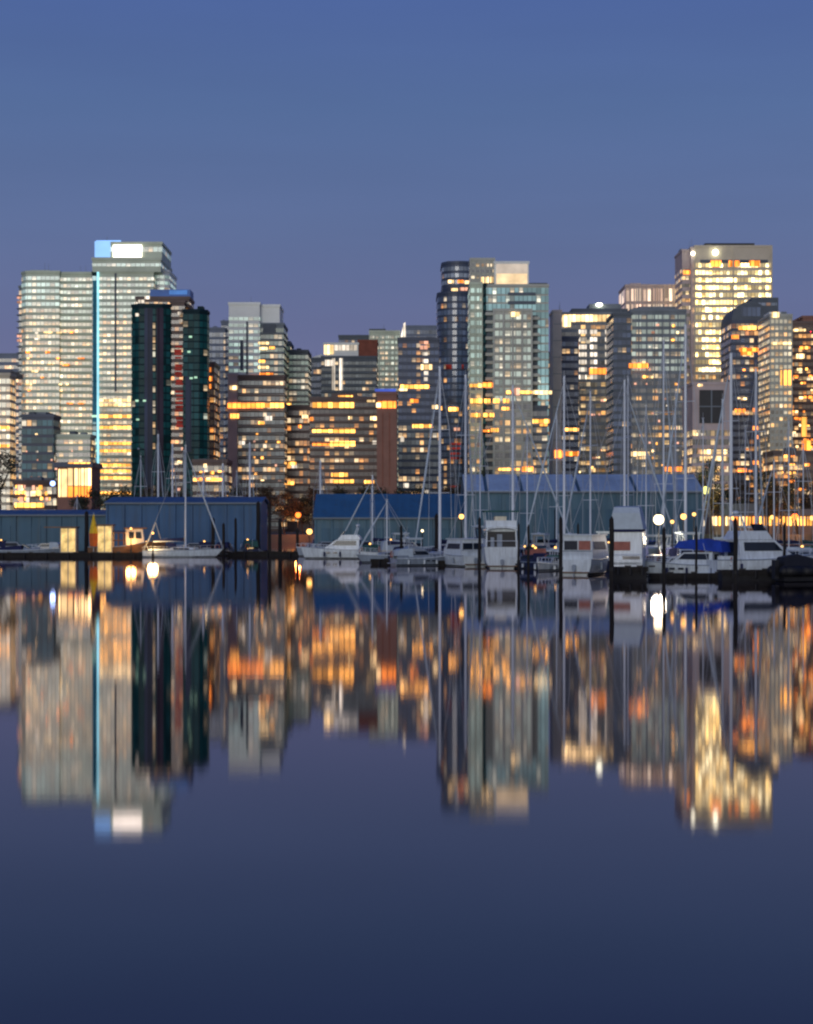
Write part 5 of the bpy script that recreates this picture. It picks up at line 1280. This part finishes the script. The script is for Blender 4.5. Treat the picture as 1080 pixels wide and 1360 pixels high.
lamp_post('added lamp standing in for amber glow over the blue canopy boat', 922, 683, 178, 0, 'lamp_amber', .22, A_, 0)  # second lamp added to stand in for that amber glow

# ------------------------------------------------------------------ trees
def tree_proto(seed, h, w, mat, nleaf=2600):
    rnd = random.Random(seed)
    wood = MB(); wood.tube((0, 0, -.3), (.1 * w, 0, h * .5), h * .022, h * .012, 8)
    clumps = []
    for i in range(11):
        a = rnd.uniform(0, 6.28); t = rnd.uniform(.38, .9); rr = w * .42 * math.sin(math.pi * min(1, (t - .2) / .85)) * rnd.uniform(.5, 1.05)
        c = Vector((rr * math.cos(a), rr * math.sin(a), h * t)); clumps.append((c, w * rnd.uniform(.14, .24)))
        wood.tube((.1 * w * min(1, t * 1.4) * .5, 0, h * min(.5, t * .7)), c, h * .009, h * .003, 5)
    clumps.append((Vector((0, 0, h * .9)), w * .16))
    lv = MB()
    for i in range(nleaf):
        c, r = rnd.choice(clumps)
        d = Vector((rnd.gauss(0, 1), rnd.gauss(0, 1), rnd.gauss(0, .8))).normalized() * r * rnd.random() ** .45
        p = c + d; s = rnd.uniform(.10, .24)
        n = Vector((rnd.gauss(0, 1), rnd.gauss(0, 1), rnd.gauss(0, 1))).normalized(); u = n.orthogonal().normalized() * s; v = n.cross(u).normalized() * s * .7
        lv.quad([p - u, p - v * .6, p + u, p + v])
    return wood, lv
TREES = []
for i, (hh, ww, m) in enumerate(((13, 8.5, 'leaf_dark'), (10, 8, 'leaf_autumn'), (8, 7.5, 'leaf_dark'))):
    wood, lv = tree_proto(40 + i, hh, ww, m)
    o = thing('tree', '', 'tree'); wood.build('trunk', 'bark', o); lv.build('crown', m, o, fix=False)
    TREES.append((o, hh)); o.location = (0, 0, 0)
used = set()
def put_tree(k, x, D, ytop, label):
    p, hh = TREES[k]
    o = p if k not in used else copy_tree(p)
    used.add(k)
    o['label'] = label; o['group'] = 'shore trees'
    s = (PZ(ytop, D) - GZ) / hh
    o.location = (PX(x, D), D, GZ); o.rotation_euler = (0, 0, random.uniform(0, 6.28)); o.scale = (s, s, s)
put_tree(0, 4, 492, 596, 'tall dark bare looking tree at the shore by the pale end block')
put_tree(1, 356, 486, 646, 'brown shore tree behind the boathouse end pilings')
put_tree(1, 378, 480, 652, 'brown shore tree next to the red orange lamp')
put_tree(2, 403, 484, 660, 'small dark tree right behind the red orange lamp')
put_tree(0, 945, 482, 606, 'tall shore tree lit green by the yellow lamp')
put_tree(0, 1012, 488, 622, 'dark tree between the slim blue mast and the pale narrow tower')
put_tree(0, 1060, 482, 628, 'broad dark tree over the orange shore lamp')
put_tree(1, 1085, 492, 640, 'dark tree at the end of the pavilion, cut by the picture edge')
put_tree(2, 122, 484, 650, 'small green tree at the corner of the orange lit restaurant')
put_tree(2, 168, 486, 648, 'small dark tree above the corner of the deep blue boathouse')
put_tree(2, 450, 486, 648, 'low dark tree over the bright blue roof, near the brown office')
put_tree(2, 482, 490, 647, 'low dark tree over the bright blue roof, under the terracotta slab edge')
put_tree(2, 530, 486, 650, 'low dark tree over the bright blue roof, below the navy block')
put_tree(1, 985, 500, 640, 'brown tree behind the thick sky blue mast')
put_tree(2, 645, 492, 628, 'small dark tree peeping over the pale roof below the gridded tower')

for x, k, yt, lab in ((150, 2, 652, 'small dark tree between the restaurant and the deep blue boathouse'), (196, 1, 646, 'brown shore tree at the foot of the dark green tower'), (216, 2, 650, 'low dark tree below the red lit strip of the green tower'), (240, 2, 652, 'low dark tree in front of the low golden shops'),
                      (312, 2, 648, 'low dark tree at the foot of the slim pale tower'), (335, 1, 645, 'brown shore tree next to the pale pink mast'), (418, 1, 646, 'brown tree at the corner of the bright blue roof'), (506, 2, 650, 'low dark tree at the foot of the terracotta slab'),
                      (560, 2, 648, 'low dark tree over the bright blue roof, near its end'), (596, 1, 645, 'brown tree between the bright blue roof and the taller pale roof'), (930, 1, 634, 'brown tree at the far end of the pale roof'), (962, 2, 650, 'small dark tree behind the dark blue pavilion roof'),
                      (1036, 1, 646, 'brown tree behind the sagging stays of the short masted sailboat')):
    put_tree(k, x, 482 + (x % 9), yt, lab)

# ------------------------------------------------------------------ sky, sun, camera
w = bpy.data.worlds.new('World'); sc.world = w; w.use_nodes = True
nt = w.node_tree; nt.nodes.clear()
out = nt.nodes.new('ShaderNodeOutputWorld'); bg = nt.nodes.new('ShaderNodeBackground')
tc = nt.nodes.new('ShaderNodeTexCoord'); sp = nt.nodes.new('ShaderNodeSeparateXYZ'); nt.links.new(tc.outputs['Generated'], sp.inputs[0])
def S(r, g, b):
    f = lambda c: ((c / 255 + .055) / 1.055) ** 2.4 if c > 10 else c / 255 / 12.92
    return (f(r), f(g), f(b), 1)
ramp = nt.nodes.new('ShaderNodeValToRGB'); cr = ramp.color_ramp
stops = [(0, S(117, 112, 143)), (.055, S(110, 111, 146)), (.10, S(103, 111, 150)), (.15, S(96, 113, 155)), (.21, S(87, 111, 158)), (.27, S(78, 102, 159)), (.5, S(58, 82, 145)), (1, S(38, 58, 120))]
while len(cr.elements) < len(stops): cr.elements.new(.5)
for e, (p, c) in zip(cr.elements, stops): e.position = p; e.color = c
nt.links.new(sp.outputs[2], ramp.inputs[0])
# afterglow in the west, behind the camera
back = math_node(nt, 'MULTIPLY', sp.outputs[1], -1.0)
mr = N(nt, 'ShaderNodeMapRange', interpolation_type='SMOOTHSTEP'); mr.inputs['From Min'].default_value = .1; mr.inputs['From Max'].default_value = 1.0
nt.links.new(back, mr.inputs[0])
lo = N(nt, 'ShaderNodeMapRange', interpolation_type='SMOOTHSTEP'); lo.inputs['From Min'].default_value = .55; lo.inputs['From Max'].default_value = 0.0
nt.links.new(sp.outputs[2], lo.inputs[0])
g = math_node(nt, 'MULTIPLY', mr.outputs[0], lo.outputs[0])
glowc = mix_col(nt, g, ramp.outputs[0], (.70, .70, .74))
smp = N(nt, 'ShaderNodeMapping'); smp.inputs['Scale'].default_value = (1.2, 1.2, 9)
nt.links.new(tc.outputs['Generated'], smp.inputs['Vector'])
sn = N(nt, 'ShaderNodeTexNoise'); sn.inputs['Scale'].default_value = 2.2; sn.inputs['Detail'].default_value = 4; nt.links.new(smp.outputs[0], sn.inputs['Vector'])
sm = N(nt, 'ShaderNodeMapRange'); sm.inputs['From Min'].default_value = .25; sm.inputs['From Max'].default_value = .75; sm.inputs['To Min'].default_value = .94; sm.inputs['To Max'].default_value = 1.06
nt.links.new(sn.outputs[0], sm.inputs[0])
nt.links.new(sm.outputs[0], bg.inputs[1])
nt.links.new(glowc, bg.inputs[0]); 
nt.links.new(bg.outputs[0], out.inputs[0])

sl = bpy.data.lights.new('afterglow_sun', 'SUN'); sl.energy = .85; sl.angle = R(24); sl.color = (1.0, .96, .88)
so = bpy.data.objects.new('afterglow_sun', sl); COL.objects.link(so)
so.rotation_euler = Vector((.30, 1, -.16)).to_track_quat('-Z', 'Y').to_euler()

cd = bpy.data.cameras.new('camera'); co = bpy.data.objects.new('camera', cd); COL.objects.link(co)
co.location = (0, 0, HC); co.rotation_euler = (R(90), 0, 0)
cd.sensor_fit = 'HORIZONTAL'; cd.sensor_width = 36; cd.lens = 36 * F / 1080
cd.shift_y = (HZ - 680) / 1080
cd.clip_start = .5; cd.clip_end = 20000
sc.camera = co
sc.view_settings.view_transform = 'Standard'; sc.view_settings.look = 'None'; sc.view_settings.exposure = 0; sc.view_settings.gamma = 1
sc.render.engine = 'CYCLES'
cy = sc.cycles
cy.use_denoising = True
try: cy.denoiser = 'OPENIMAGEDENOISE'
except Exception: pass
cy.max_bounces = 5; cy.diffuse_bounces = 2; cy.glossy_bounces = 3
cy.caustics_reflective = False; cy.caustics_refractive = False
cy.sample_clamp_indirect = 5.5
cy.filter_width = 2.3
